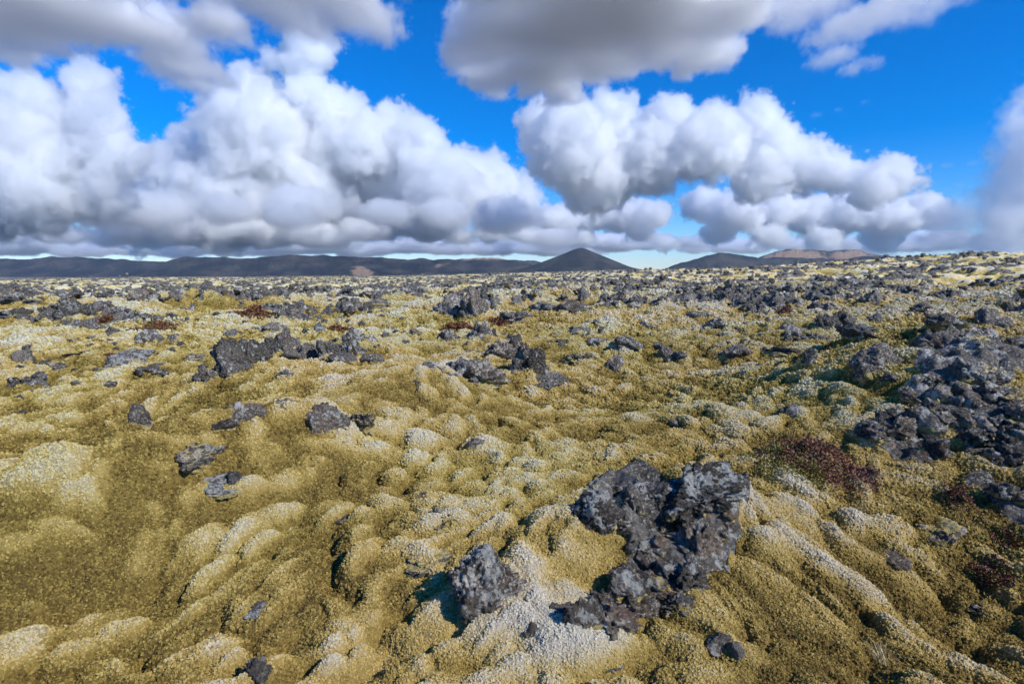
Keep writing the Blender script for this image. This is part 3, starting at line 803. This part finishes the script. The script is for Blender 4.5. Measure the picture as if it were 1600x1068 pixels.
# rocks scattered across the middle distance
rng = np.random.RandomState(12)
sx_, sy_ = [], []
while len(sx_) < 600:
    px = rng.uniform(-40, 1640); py = 428 + 110 * rng.uniform() ** 1.6
    if min(math.hypot(px - q[0], 2 * (py - q[1] + q[3] / 2)) - q[2] * .6 for q in ROCKS) < 12: continue
    sx_.append(px); sy_.append(py)
P_ = hits(sx_, sy_)
_, _, rk = field(P_[:, 0], P_[:, 1])
score = .45 * rk + rng.uniform(0, .7, len(P_)) - .4 * (P_[:, 1] > 60)
pick = np.argsort(-score)[:300 - n_named - 120 + 60]
MARKS = [(38, 470, 'the far left black outcrop'), (120, 500, 'the left outcrop chain'), (176, 565, 'the long tilted slab'), (372, 570, 'the tall jagged outcrop'), (500, 555, 'the row of rocks'),
         (392, 490, 'the long rust-red shrub strip'), (242, 508, 'the red-brown shrub patch'), (276, 465, 'the left lava hump'), (725, 480, 'the twin boulders at the centre'), (770, 580, 'the central outcrop'),
         (850, 490, 'the central rock ridge'), (912, 464, 'the upright black rock'), (986, 540, 'the round-backed dark outcrop'), (1163, 552, 'the white-capped rock'), (1205, 500, 'the dark red shrubs'),
         (1310, 520, 'the dark rock cluster'), (1372, 468, 'the dark hooded rock'), (1490, 505, 'the flat right-slope outcrop'), (1576, 505, 'the massive black outcrop'), (906, 420, 'the foot of the dark cone'),
         (560, 428, 'the tan patch on the left hills'), (1260, 425, 'the right hills')]
ORD = ['nearest', 'second nearest', 'third nearest', 'fourth nearest', 'fifth nearest', 'farther off']
found = {}
for i in pick:
    a, b = sx_[i], sy_[i]
    m = min(MARKS, key=lambda q: math.hypot(a - q[0], 2.5 * (b - q[1])))
    dx, dy = a - m[0], 2.5 * (b - m[1])
    side_ = ('right of' if dx > 0 else 'left of') if abs(dx) > abs(dy) else ('in front of' if dy > 0 else 'beyond')
    found.setdefault((side_, m[2]), []).append((math.hypot(dx, dy), i))
NAMED = {}
for (side_, m), v in found.items():
    for q, (_, i) in enumerate(sorted(v)):
        NAMED[i] = 'small lava rock ' + side_ + ' ' + m + (', ' + ORD[min(q, 5)] if len(v) > 1 else '')
for i in pick:
    p = P_[i]
    W = rng.uniform(.16, .50) * (1 + .014 * p[1]) * (0.6 if p[1] < 12 else 1)
    place_rock(p, W, W * rng.uniform(.7, 1.2), W * rng.uniform(.45, .85), 'clinker', 0, 3, rng.uniform(0, 6.28), 0, 0,
               NAMED[i], 'lava rocks scattered over the middle distance',
               rng.choice([0, .1, .25, .5]), rng.choice([0, 0, .2]), rng.choice([0, .2, .5]), LIB[rng.randint(10)])

# everything further out: too many to tell apart
rng = np.random.RandomState(21)
def rubble(n, r0, r1, pw, most, sub, lo, hi):
    a_ = np.radians(rng.uniform(-56, 56, n)); r_ = r0 * (r1 / r0) ** rng.uniform(0, 1, n) ** pw
    x_ = r_ * np.sin(a_); y_ = r_ * np.cos(a_)
    z_, _, rk = field(x_, y_)
    keep = np.where(rng.uniform(0, 1, n) < (.07 + .62 * rk))[0][:most]
    x_, y_, z_, r_, rk = [q[keep] for q in (x_, y_, z_, r_, rk)]
    n = len(x_)
    shapes = [rock_shape(500 + s_, 'clinker', sub) for s_ in range(12)]
    nv = len(shapes[0][0])
    S = np.stack([q[0] for q in shapes])[rng.randint(0, 12, n)]
    sz = lo * (hi / lo) ** rng.uniform(0, 1, n) * (.75 + .012 * np.minimum(r_, 130)) * (.8 + .4 * rk)
    yaw = rng.uniform(0, 6.28, n); c_, s_ = np.cos(yaw), np.sin(yaw)
    VX = (S[:, :, 0] * c_[:, None] - S[:, :, 1] * s_[:, None]) * sz[:, None]
    VY = (S[:, :, 0] * s_[:, None] + S[:, :, 1] * c_[:, None]) * sz[:, None] * rng.uniform(.8, 1.2, n)[:, None]
    VZ = (S[:, :, 2] + .25) * (sz * rng.uniform(.6, 1.0, n))[:, None]
    return np.stack([VX + x_[:, None], VY + y_[:, None], VZ + z_[:, None]], -1).reshape(-1, 3), (shapes[0][1][None] + (np.arange(n) * nv)[:, None, None]).reshape(-1, 3)
V1, F1 = rubble(26000, 9.5, 45, .8, 5000, 2, .03, .14)
V2, F2 = rubble(46000, 40, 330, .8, 12000, 1, .04, .18)
V = np.vstack([V1, V2]); Fa = np.vstack([F1, F2 + len(V1)]); n = len(F1) // 80 + len(F2) // 20
o = link('lava_rubble', mesh_from('lava_rubble', V, Fa, [M_rock], smooth=False), kind='stuff', label='countless dark lava stones spread over the far moss field', category='rubble', tone=.62, creep=0.0, moss=.45, warm=.05, lichen=.25)
print('rubble', n, 'rocks', len([q for q in C.objects if q.name.startswith('lava_rock')]), time.time() - T0)

# ------------------------------------------------------------------ woolly moss: tufts scattered over the near ground
def tuft_mesh(seed):
    V, Fc = ICO[2]
    rng = np.random.RandomState(seed)
    r = rng.uniform(.40, 1.0, len(V)); r[rng.uniform(size=len(V)) < .35] *= 1.75
    V = V * r[:, None] * np.array([1, 1, .9])
    keepf = V[Fc].mean(1)[:, 2] > -.45
    return V, Fc[keepf]
tcol = bpy.data.collections.new('tuft_shapes')
for s in range(4):
    V, Fc = tuft_mesh(s)
    tcol.objects.link(bpy.data.objects.new('tuft', mesh_from('tuft', V, Fc, [M_tuft], smooth=False)))

rng = np.random.RandomState(31)
XS, YS, SS = [], [], []
for r0, r1, sp, size in ((1.3, 2.6, .0074, .0050), (2.6, 4.2, .0092, .0064), (4.2, 7, .0130, .0090), (7, 13, .0235, .016), (13, 27, .050, .034), (27, 58, .14, .09)):
    area = math.radians(104) / 2 * (r1 * r1 - r0 * r0); n = int(area / sp ** 2)
    a_ = np.radians(rng.uniform(-52, 52, n)); r_ = np.sqrt(rng.uniform(r0 * r0, r1 * r1, n))
    XS.append(r_ * np.sin(a_)); YS.append(r_ * np.cos(a_)); SS.append(np.full(n, size) * rng.uniform(.7, 1.3, n))
x_ = np.concatenate(XS); y_ = np.concatenate(YS); s_ = np.concatenate(SS)
# heights and slopes are read off the ground mesh, so that every tuft sits on it
GZ = Z.reshape(nr_, nt_)
dzr = np.gradient(GZ, rr, axis=0); dzt = np.gradient(GZ, np.radians(th), axis=1) / rr[:, None]
st_, ct_ = np.sin(np.radians(th))[None], np.cos(np.radians(th))[None]
GRIDS = [GZ, dzr * st_ + dzt * ct_, dzr * ct_ - dzt * st_, pl_.reshape(nr_, nt_), ti_.reshape(nr_, nt_), rock.reshape(nr_, nt_)]
rad_ = np.hypot(x_, y_)
iu = np.clip(np.searchsorted(rr, rad_) - 1, 0, nr_ - 2); fu = (rad_ - rr[iu]) / (rr[iu + 1] - rr[iu])
tv = np.degrees(np.arctan2(x_, y_)); iv = np.clip(np.searchsorted(th, tv) - 1, 0, nt_ - 2); fv = (tv - th[iv]) / (th[iv + 1] - th[iv])
def lerp(g): return (g[iu, iv] * (1 - fu) + g[iu + 1, iv] * fu) * (1 - fv) + (g[iu, iv + 1] * (1 - fu) + g[iu + 1, iv + 1] * fu) * fv
z_, zx, zy, p_, t_, rk = [lerp(g_) for g_ in GRIDS]
keep = rk + .5 * (rng.uniform(0, 1, len(x_)) - .5) < .4
nx, ny = -zx, -zy
z_ = z_ + s_ * rng.uniform(-.9, .4, len(z_))
x_, y_, z_, s_, p_, t_, nx, ny = [q[keep] for q in (x_, y_, z_, s_, p_, t_, nx, ny)]
n = len(x_)
me = bpy.data.meshes.new('moss'); me.vertices.add(n)
me.vertices.foreach_set('co', np.stack([x_, y_, z_], 1).astype(np.float32).ravel())
add_attr(me, 'pale', p_); add_attr(me, 'tint', t_); add_attr(me, 'size', s_); add_attr(me, 'jit', rng.uniform(0, 1, n))
nn = np.stack([np.clip(nx, -2, 2), np.clip(ny, -2, 2), np.ones(n)], 1)
at = me.attributes.new('nrm', 'FLOAT_VECTOR', 'POINT'); at.data.foreach_set('vector', nn.astype(np.float32).ravel())
moss = link('moss', me, kind='stuff', label='woolly yellow-green moss carpeting the lava field', category='moss')
g = bpy.data.node_groups.new('moss_tufts', 'GeometryNodeTree')
g.interface.new_socket('Geometry', in_out='INPUT', socket_type='NodeSocketGeometry')
g.interface.new_socket('Geometry', in_out='OUTPUT', socket_type='NodeSocketGeometry')
gi = g.nodes.new('NodeGroupInput'); gout = g.nodes.new('NodeGroupOutput')
ip = g.nodes.new('GeometryNodeInstanceOnPoints'); ci = g.nodes.new('GeometryNodeCollectionInfo')
ci.inputs['Collection'].default_value = tcol; ci.inputs['Separate Children'].default_value = True; ci.inputs['Reset Children'].default_value = True
def na(nm, typ):
    q = g.nodes.new('GeometryNodeInputNamedAttribute'); q.data_type = typ; q.inputs[0].default_value = nm; return q.outputs[0]
al = g.nodes.new('FunctionNodeAlignRotationToVector'); al.axis = 'Z'
g.links.new(na('nrm', 'FLOAT_VECTOR'), al.inputs['Vector'])
rvn = g.nodes.new('FunctionNodeRandomValue'); rvn.data_type = 'FLOAT'; rvn.inputs[3].default_value = 6.283
rr_ = g.nodes.new('FunctionNodeRotateRotation'); rr_.rotation_space = 'LOCAL'
e2r = g.nodes.new('FunctionNodeEulerToRotation'); cmb = g.nodes.new('ShaderNodeCombineXYZ')
g.links.new(rvn.outputs[1], cmb.inputs[2]); g.links.new(cmb.outputs[0], e2r.inputs[0])
g.links.new(al.outputs[0], rr_.inputs[0]); g.links.new(e2r.outputs[0], rr_.inputs[1])
ip.inputs['Pick Instance'].default_value = True
g.links.new(gi.outputs[0], ip.inputs['Points']); g.links.new(ci.outputs[0], ip.inputs['Instance'])
g.links.new(rr_.outputs[0], ip.inputs['Rotation']); g.links.new(na('size', 'FLOAT'), ip.inputs['Scale'])
g.links.new(ip.outputs[0], gout.inputs[0])
moss.modifiers.new('tufts', 'NODES').node_group = g
print('tufts', n, time.time() - T0)

# ------------------------------------------------------------------ low shrubs
M_leaf, lt, lb, lo_ = new_mat('shrub_leaf')
k = NT(lt)
lc = k.attr('tone').outputs['Fac']; hue = k.attr('hue').outputs['Fac']
red = k.mix(lc, (.07, .028, .014), (.27, .098, .042)); grn = k.mix(lc, (.06, .055, .01), (.26, .23, .03)); prp = k.mix(lc, (.06, .032, .026), (.22, .125, .095))
c1 = k.mix(k.ramp(hue, .30, .42), grn, red); c1 = k.mix(k.ramp(hue, .62, .75), c1, prp)
k.put(lb.inputs['Base Color'], c1); lb.inputs['Roughness'].default_value = .6

# px, py centre, half width px, half height px, hue centre (0 green .5 red 1 purple), leaves, label
SHRUBS = [
    (1262, 718, 78, 34, .5, 9000, 'large low shrub, green on the left and red-purple on the right, near the lava heap'),
    (1345, 742, 26, 26, .85, 2200, 'purple twiggy shrub at the right end of the large red-green shrub'),
    (392, 491, 38, 6, .5, 2500, 'long rust-red shrub strip on the moss left of centre'),
    (242, 513, 36, 10, .45, 2200, 'red-brown shrub patch in the left middle distance'),
    (236, 494, 22, 6, .5, 1200, 'dark red shrub between rocks behind the red-brown patch'),
    (166, 499, 26, 4, .5, 1000, 'thin red shrub strip at the right foot of the left outcrop chain'),
    (716, 513, 28, 6, .5, 2000, 'rust-red shrub strip below the twin boulders'),
    (782, 508, 20, 4, .5, 1000, 'short red shrub strip right of the strip below the twin boulders'),
    (1200, 504, 38, 8, .58, 2600, 'broad dark red shrub patch behind the yellow flat'),
    (1222, 490, 18, 5, .58, 1000, 'smaller dark red shrub above the broad dark red patch'),
    (1588, 532, 26, 10, .36, 1500, 'brown shrub at the right edge under the massive black outcrop'),
    (1548, 902, 40, 34, .42, 4000, 'rusty-orange shrub at the lower right edge'),
    (1500, 775, 24, 16, .5, 1500, 'red-leaved shrub in the gully below the lava heap'),
    (1572, 845, 28, 18, .4, 2000, 'small brown-green shrub above the rusty shrub at the right edge'),
    (176, 560, 14, 4, .5, 500, 'red tuft growing on the back of the long tilted slab'),
    (530, 520, 12, 4, .5, 500, 'small red tuft behind the row of rocks'),
]
n_s = len(SHRUBS)
allp = hits([s[0] for s in SHRUBS] * 3 + [s[0] + s[2] for s in SHRUBS], [s[1] for s in SHRUBS] + [s[1] - s[3] for s in SHRUBS] + [s[1] + s[3] for s in SHRUBS] + [s[1] for s in SHRUBS])
cp = allp[:n_s]
rng = np.random.RandomState(77)
for si, ((px, py, hw, hh_, hue_c, n, label), c) in enumerate(zip(SHRUBS, cp)):
    # spread leaves over the ground seen through the patch
    q = rng.normal(0, .5, (n * 2, 2)); q = q[(np.hypot(q[:, 0], q[:, 1]) < 1.05)][:n]
    n = len(q)
    sd = max(int(px), 1)
    wob = 1 + .5 * (fbm2(q[:, 0] * 2.5 + sd, q[:, 1] * 2.5, 91, 2) - .5)
    p0 = allp[[n_s + si, 2 * n_s + si, 3 * n_s + si]]
    lx = p0[2][0] - c[0]; ly = max((p0[0][1] - p0[1][1]) / 2, .15 * lx)
    ly = min(ly, lx * 1.6)
    x_ = c[0] + q[:, 0] * lx * wob; y_ = c[1] + q[:, 1] * ly * wob
    z_ = height(x_, y_)
    hmax = np.clip(1 - np.hypot(q[:, 0], q[:, 1]), 0.15, 1) * min(.15, .42 * lx) * (.5 + fbm2(x_ * 9, y_ * 9, 93, 2))
    up = rng.uniform(0, 1, n) ** .6
    z_ = z_ + hmax * up
    size = np.clip(c[1] * .0042, .016, .06) * rng.uniform(.6, 1.4, n)
    d1 = rng.normal(size=(n, 3)); d1[:, 2] = np.abs(d1[:, 2]) * .7; d1 /= np.linalg.norm(d1, axis=1)[:, None]
    d2 = np.cross(d1, rng.normal(size=(n, 3))); d2 /= np.linalg.norm(d2, axis=1)[:, None]
    pc = np.stack([x_, y_, z_], 1)
    V = np.stack([pc, pc + (d1 * .55 + d2 * .3) * size[:, None], pc + d1 * size[:, None] * 1.2, pc + (d1 * .55 - d2 * .3) * size[:, None]], 1)
    org = np.array([c[0], c[1], height(np.array([c[0]]), np.array([c[1]]))[0]])
    V = (V.reshape(-1, 3) - org)
    Fq = np.arange(n * 4).reshape(n, 4)
    me = mesh_from('shrub', V, Fq, [M_leaf], smooth=False)
    hue_v = hue_c + .5 * (fbm2(x_ * 3 / lx, y_ * 3 / lx, 95, 3) - .5) + rng.normal(0, .06, n)
    if hue_c == .5 and hw > 60: hue_v = hue_v + .34 * q[:, 0] - .06
    add_attr(me, 'tone', np.repeat(np.clip(rng.uniform(0, 1, n), 0, 1), 4)); add_attr(me, 'hue', np.repeat(np.clip(hue_v, 0, 1), 4))
    o = link('shrub', me, label=label, category='shrub', group='low red and brown shrubs on the moss')
    o.location = org

M_grass, _, gb_, _ = new_mat('dry_grass')
gb_.inputs['Base Color'].default_value = (.52, .43, .24, 1); gb_.inputs['Roughness'].default_value = .7
for (px, py, nb, L_, label) in ((1375, 1035, 46, .13, 'pale dry grass tuft in the moss at the lower right'), (1347, 800, 22, .12, 'thin dry grass stems on the crest below the red-green shrub')):
    c = hits([px], [py])[0]; V = []; Fg = []
    for _ in range(nb):
        a = rng.uniform(0, 6.28); b0 = rng.normal(0, .018, 2); lean = rng.uniform(.3, 1.1); L = L_ * rng.uniform(.5, 1.1)
        for j in range(4):
            u = j / 3.; wd = .0016 * (1 - u * .8); q = L * u
            cxx = b0[0] + math.cos(a) * q * math.sin(lean * u); cyy = b0[1] + math.sin(a) * q * math.sin(lean * u); czz = q * math.cos(lean * u) - .01
            V += [(cxx - math.sin(a) * wd, cyy + math.cos(a) * wd, czz), (cxx + math.sin(a) * wd, cyy - math.cos(a) * wd, czz)]
        o_ = len(V) - 8
        Fg += [(o_ + 2 * j, o_ + 2 * j + 1, o_ + 2 * j + 3, o_ + 2 * j + 2) for j in range(3)]
    g_ = link('grass_tuft', mesh_from('grass_tuft', np.array(V), np.array(Fg), [M_grass], smooth=False), label=label, category='grass')
    g_.location = c
print('shrubs', time.time() - T0)

# ------------------------------------------------------------------ clouds: real bodies of droplets, lit by the sun
M_cloud = bpy.data.materials.new('cloud'); M_cloud.use_nodes = True
t = M_cloud.node_tree; t.nodes.clear()
mo = t.nodes.new('ShaderNodeOutputMaterial'); pv = t.nodes.new('ShaderNodeVolumePrincipled')
t.links.new(pv.outputs[0], mo.inputs['Volume'])
pv.inputs['Color'].default_value = (.991, .995, .9995, 1)  # blue-grey of the shaded depths put into the droplet colour
pv.inputs['Density'].default_value = 1.0
pv.inputs['Anisotropy'].default_value = 0.5

def cloud(lobes, D, label, dens=.006, vox=3.2, soft=.07, seed=0, zsq=1.0, ysq=1.0, rag=1.0, plane=None):
    """lobes: (pixel x, pixel y, radius in pixels) at about D metres"""
    rng = np.random.RandomState(seed)
    kx = D / F
    L = []
    for a, b, r in lobes:
        d = ray(a, b); d = d / d[1]
        if plane is not None:
            q = d * (plane / d[2]); L.append((Vector((q[0], q[1], plane + CAMZ + .25 * r * q[1] / F)), r * q[1] / F)); continue
        L.append((Vector(d * (D + rng.uniform(-.8, .8) * r * kx)) + Vector((0, 0, CAMZ)), r * kx))
    rm = sum(r for _, r in L) / len(L)
    lo = Vector([min(c[i] - r * 1.3 * (1, ysq, zsq)[i] for c, r in L) for i in range(3)])
    hi = Vector([max(c[i] + r * 1.3 * (1, ysq, zsq)[i] for c, r in L) for i in range(3)])
    if plane is not None: lo[2] = plane - 60; kx = np.mean([r for _, r in L]) / np.mean([q[2] for q in lobes])
    me = bpy.data.meshes.new('cloud')
    ob = link('cloud', me, kind='stuff', label=label, category='cloud')
    g = bpy.data.node_groups.new('cloud', 'GeometryNodeTree')
    g.interface.new_socket('Geometry', in_out='OUTPUT', socket_type='NodeSocketGeometry')
    N = g.nodes.new; K = g.links.new
    out = N('NodeGroupOutput'); vc = N('GeometryNodeVolumeCube')
    vc.inputs['Min'].default_value = lo; vc.inputs['Max'].default_value = hi
    for i, ax in enumerate('XYZ'):
        vc.inputs['Resolution ' + ax].default_value = int(min(300, max(8, (hi[i] - lo[i]) / (vox * kx * (1.25 if i == 1 else 1)))))
    pos = N('GeometryNodeInputPosition').outputs[0]
    def M(op, a, b=None, c=None):
        n = N('ShaderNodeMath'); n.operation = op
        for i, x in enumerate((a, b, c)):
            if x is None: continue
            if isinstance(x, (int, float)): n.inputs[i].default_value = x
            else: K(x, n.inputs[i])
        return n.outputs[0]
    sd = None
    for c, r in L:
        n1 = N('ShaderNodeVectorMath'); n1.operation = 'SUBTRACT'; K(pos, n1.inputs[0]); n1.inputs[1].default_value = c
        src = n1.outputs[0]
        if zsq != 1.0 or ysq != 1.0:
            n2 = N('ShaderNodeVectorMath'); n2.operation = 'MULTIPLY'; K(src, n2.inputs[0]); n2.inputs[1].default_value = (1, 1 / ysq, 1 / zsq); src = n2.outputs[0]
        n3 = N('ShaderNodeVectorMath'); n3.operation = 'LENGTH'; K(src, n3.inputs[0])
        e = M('SUBTRACT', n3.outputs['Value'], r)
        sd = e if sd is None else M('SMOOTH_MIN', sd, e, rm * .30)
    off = N('ShaderNodeVectorMath'); off.operation = 'ADD'; K(pos, off.inputs[0]); off.inputs[1].default_value = (seed * 913., seed * 377., 0)
    def vor(scale, amp):
        n = N('ShaderNodeTexVoronoi'); n.feature = 'F1'; n.inputs['Scale'].default_value = 1 / scale
        K(off.outputs[0], n.inputs['Vector']); return M('MULTIPLY', n.outputs['Distance'], amp)
    nz = N('ShaderNodeTexNoise'); nz.inputs['Scale'].default_value = 1 / (rm * .7); nz.inputs['Detail'].default_value = 8; nz.inputs['Roughness'].default_value = .75
    K(off.outputs[0], nz.inputs['Vector'])
    sd = M('ADD', sd, vor(rm * .62, rm * .42)); sd = M('ADD', sd, vor(rm * .25, rm * .22))
    sd = M('ADD', sd, M('MULTIPLY', M('SUBTRACT', nz.outputs[0], .5), rm * 2.0 * rag))
    sd = M('SUBTRACT', sd, rm * .34)
    if plane is not None:   # flat base, a little uneven
        sp = N('ShaderNodeSeparateXYZ'); K(pos, sp.inputs[0])
        sd = M('MAXIMUM', sd, M('SUBTRACT', M('ADD', M('MULTIPLY', nz.outputs[0], rm * .3), plane - rm * .15), sp.outputs[2]))
    de = M('MULTIPLY', M('MINIMUM', M('MAXIMUM', M('DIVIDE', sd, -rm * soft), 0), 1), dens)
    K(de, vc.inputs['Density'])
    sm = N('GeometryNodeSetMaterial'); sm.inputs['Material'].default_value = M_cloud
    K(vc.outputs[0], sm.inputs[0]); K(sm.outputs[0], out.inputs[0])
    ob.modifiers.new('droplets', 'NODES').node_group = g
    return ob

cloud([(215, 310, 55), (225, 345, 50), (285, 275, 55), (335, 225, 40), (395, 150, 42), (395, 215, 75), (455, 100, 28), (482, 78, 38), (490, 165, 45), (530, 205, 55), (570, 235, 60),
       (620, 205, 38), (655, 228, 42), (610, 290, 80), (690, 290, 60), (755, 285, 45), (800, 318, 46), (480, 290, 90), (350, 310, 80)],
      14000, 'towering white cumulus with cauliflower tops left of centre', .0085, 2.1, .11, seed=1)
cloud([(855, 195, 40), (890, 225, 62), (955, 185, 40), (935, 270, 62), (1015, 245, 58), (1045, 190, 38), (1105, 225, 56), (1175, 195, 40), (1205, 225, 40), (1185, 268, 46), (1255, 258, 42), (1300, 272, 34), (1360, 290, 34), (1395, 280, 36)],
      9500, 'bright white cumulus bank right of centre', .0115, 2.1, .11, seed=2)
cloud([(735, 100, 42), (790, 70, 75), (770, 135, 42), (850, 125, 66), (900, 60, 95), (1000, 40, 100), (950, 110, 58), (1040, 90, 60), (1095, 105, 46), (1125, 45, 66), (880, 155, 34),
       (800, -40, 110), (940, -80, 130), (1080, -60, 110), (880, -200, 160), (1040, -200, 160)],
      1000, 'large grey-bottomed cloud hanging over the top centre', .046, 3.0, .25, seed=3, rag=.9, zsq=.8, ysq=1.5, plane=950.)
cloud([(1200, 10, 58), (1260, 30, 58), (1320, 60, 48), (1300, 100, 30), (1390, 35, 52), (1450, 25, 38), (1345, 112, 20), (1290, -70, 90), (1420, -70, 80), (1250, -170, 110)],
      1000, 'thin ragged grey cloud at the top right', .018, 3.4, .5, seed=4, rag=1.3, zsq=.55, ysq=1.4, plane=950.)
cloud([(-40, 40, 95), (60, 35, 95), (160, 55, 70), (245, 75, 60), (275, 115, 46), (300, 145, 30), (345, 132, 26), (340, 60, 48), (430, 20, 74), (520, 20, 74), (585, 55, 36), (490, 55, 40), (10, 95, 40),
       (100, -70, 120), (280, -60, 110), (460, -70, 110), (560, -60, 80), (180, -200, 160), (400, -200, 160), (-60, -120, 150)],
      1000, 'wide grey cloud sheet across the top left', .034, 3.2, .3, seed=5, rag=1.0, zsq=.75, ysq=1.5, plane=950.)
cloud([(135, 135, 38), (155, 175, 36), (100, 185, 48), (35, 150, 36), (10, 200, 55), (80, 245, 65), (165, 235, 48), (205, 240, 28), (50, 290, 75), (150, 290, 52), (-40, 280, 90)],
      9500, 'white cumulus at the left edge with a grey flat base', .011, 2.3, .11, seed=6)
def puffs(x0, x1, step, py, amp, r0, r1, seed):
    q = np.random.RandomState(seed); out = []; x = x0
    while x < x1:
        r = q.uniform(r0, r1); out.append((x, py + q.uniform(-amp, amp) - .5 * r, r)); x += step * r / r1 * q.uniform(.8, 1.9)
    return out
cloud(puffs(-80, 500, 60, 386, 6, 26, 56, 41), 13000, 'low bank of pale cloud above the far left hill', .008, 2.4, .3, seed=7, zsq=.42, rag=1.1)
cloud(puffs(420, 900, 60, 386, 6, 24, 52, 42), 13500, 'low bank of white cloud left of the dark cone', .008, 2.4, .3, seed=17, zsq=.42, rag=1.1)
cloud(puffs(20, 470, 90, 358, 10, 34, 70, 43), 11400, 'grey-white cloud layer under the left cumulus', .006, 2.5, .3, seed=8, zsq=.5, rag=1.1)
cloud(puffs(470, 860, 90, 358, 10, 34, 66, 44), 11600, 'grey-white cloud layer under the towering cumulus', .006, 2.5, .3, seed=18, zsq=.5, rag=1.1)
cloud(puffs(-80, 920, 40, 409, 3, 34, 62, 45), 36000, 'thin line of white cloud touching the left hills', .005, 2.4, .3, seed=19, zsq=.26, rag=.7)
cloud([(870, 345, 34), (920, 335, 38), (970, 335, 38), (1015, 335, 34), (1000, 365, 22), (900, 372, 26), (1040, 380, 20)],
      15000, 'flat-based white cloud above the dark cone', .010, 2.4, .15, seed=9, zsq=.7)
cloud([(1100, 320, 36), (1150, 330, 40), (1210, 325, 42), (1270, 335, 44), (1330, 330, 44), (1390, 340, 40), (1440, 330, 36), (1120, 365, 26), (1200, 370, 28), (1290, 375, 28), (1380, 372, 30)],
      16000, 'broken white cloud bank above the right hills', .009, 2.4, .15, seed=10, zsq=.75)
cloud([(1605, 150, 26), (1605, 200, 40), (1590, 245, 36), (1630, 265, 60), (1565, 295, 40), (1490, 350, 40), (1570, 345, 46), (1630, 335, 70), (1460, 375, 26), (1530, 380, 32), (1710, 300, 100), (1700, 200, 70)],
      10500, 'blue-grey rain cloud at the right edge', .0036, 3.0, .6, seed=11, rag=1.4)
cloud(puffs(960, 1640, 50, 402, 4, 28, 56, 46), 32000, 'thin white cloud line low over the right hills', .005, 2.4, .35, seed=12, zsq=.28, rag=.7)
cloud(puffs(820, 1140, 46, 396, 5, 24, 50, 47), 30000, 'small white puffs low behind the dark cone', .004, 2.4, .35, seed=20, zsq=.32, rag=.7)
cloud([(1240, 185, 8), (1275, 180, 9), (1310, 172, 8), (1350, 160, 7), (1225, 190, 6), (1440, 262, 9), (1480, 258, 10), (1520, 255, 9), (1450, 292, 9), (1500, 288, 9)], 9000, 'faint wisps in the blue at the right', .0016, 3, .8, seed=21, zsq=.45, rag=1.7)

# ------------------------------------------------------------------ the air between here and the hills
HZ = 9400.0
hv = np.array([(x, y, z) for x in (-HZ, HZ) for y in (-HZ, HZ) for z in (-135.0, 290.0)])
hf = np.array([(0, 1, 3, 2), (4, 6, 7, 5), (0, 4, 5, 1), (2, 3, 7, 6), (0, 2, 6, 4), (1, 5, 7, 3)])
M_haze = bpy.data.materials.new('haze'); M_haze.use_nodes = True
t = M_haze.node_tree; t.nodes.clear()
mo = t.nodes.new('ShaderNodeOutputMaterial'); pv = t.nodes.new('ShaderNodeVolumePrincipled')
t.links.new(pv.outputs[0], mo.inputs['Volume'])
pv.inputs['Color'].default_value = (.55, .75, 1.0, 1); pv.inputs['Density'].default_value = 2.6e-5; pv.inputs['Anisotropy'].default_value = 0.1
link('haze', mesh_from('haze', hv, hf, [M_haze], smooth=False), kind='stuff')
print('done', time.time() - T0)
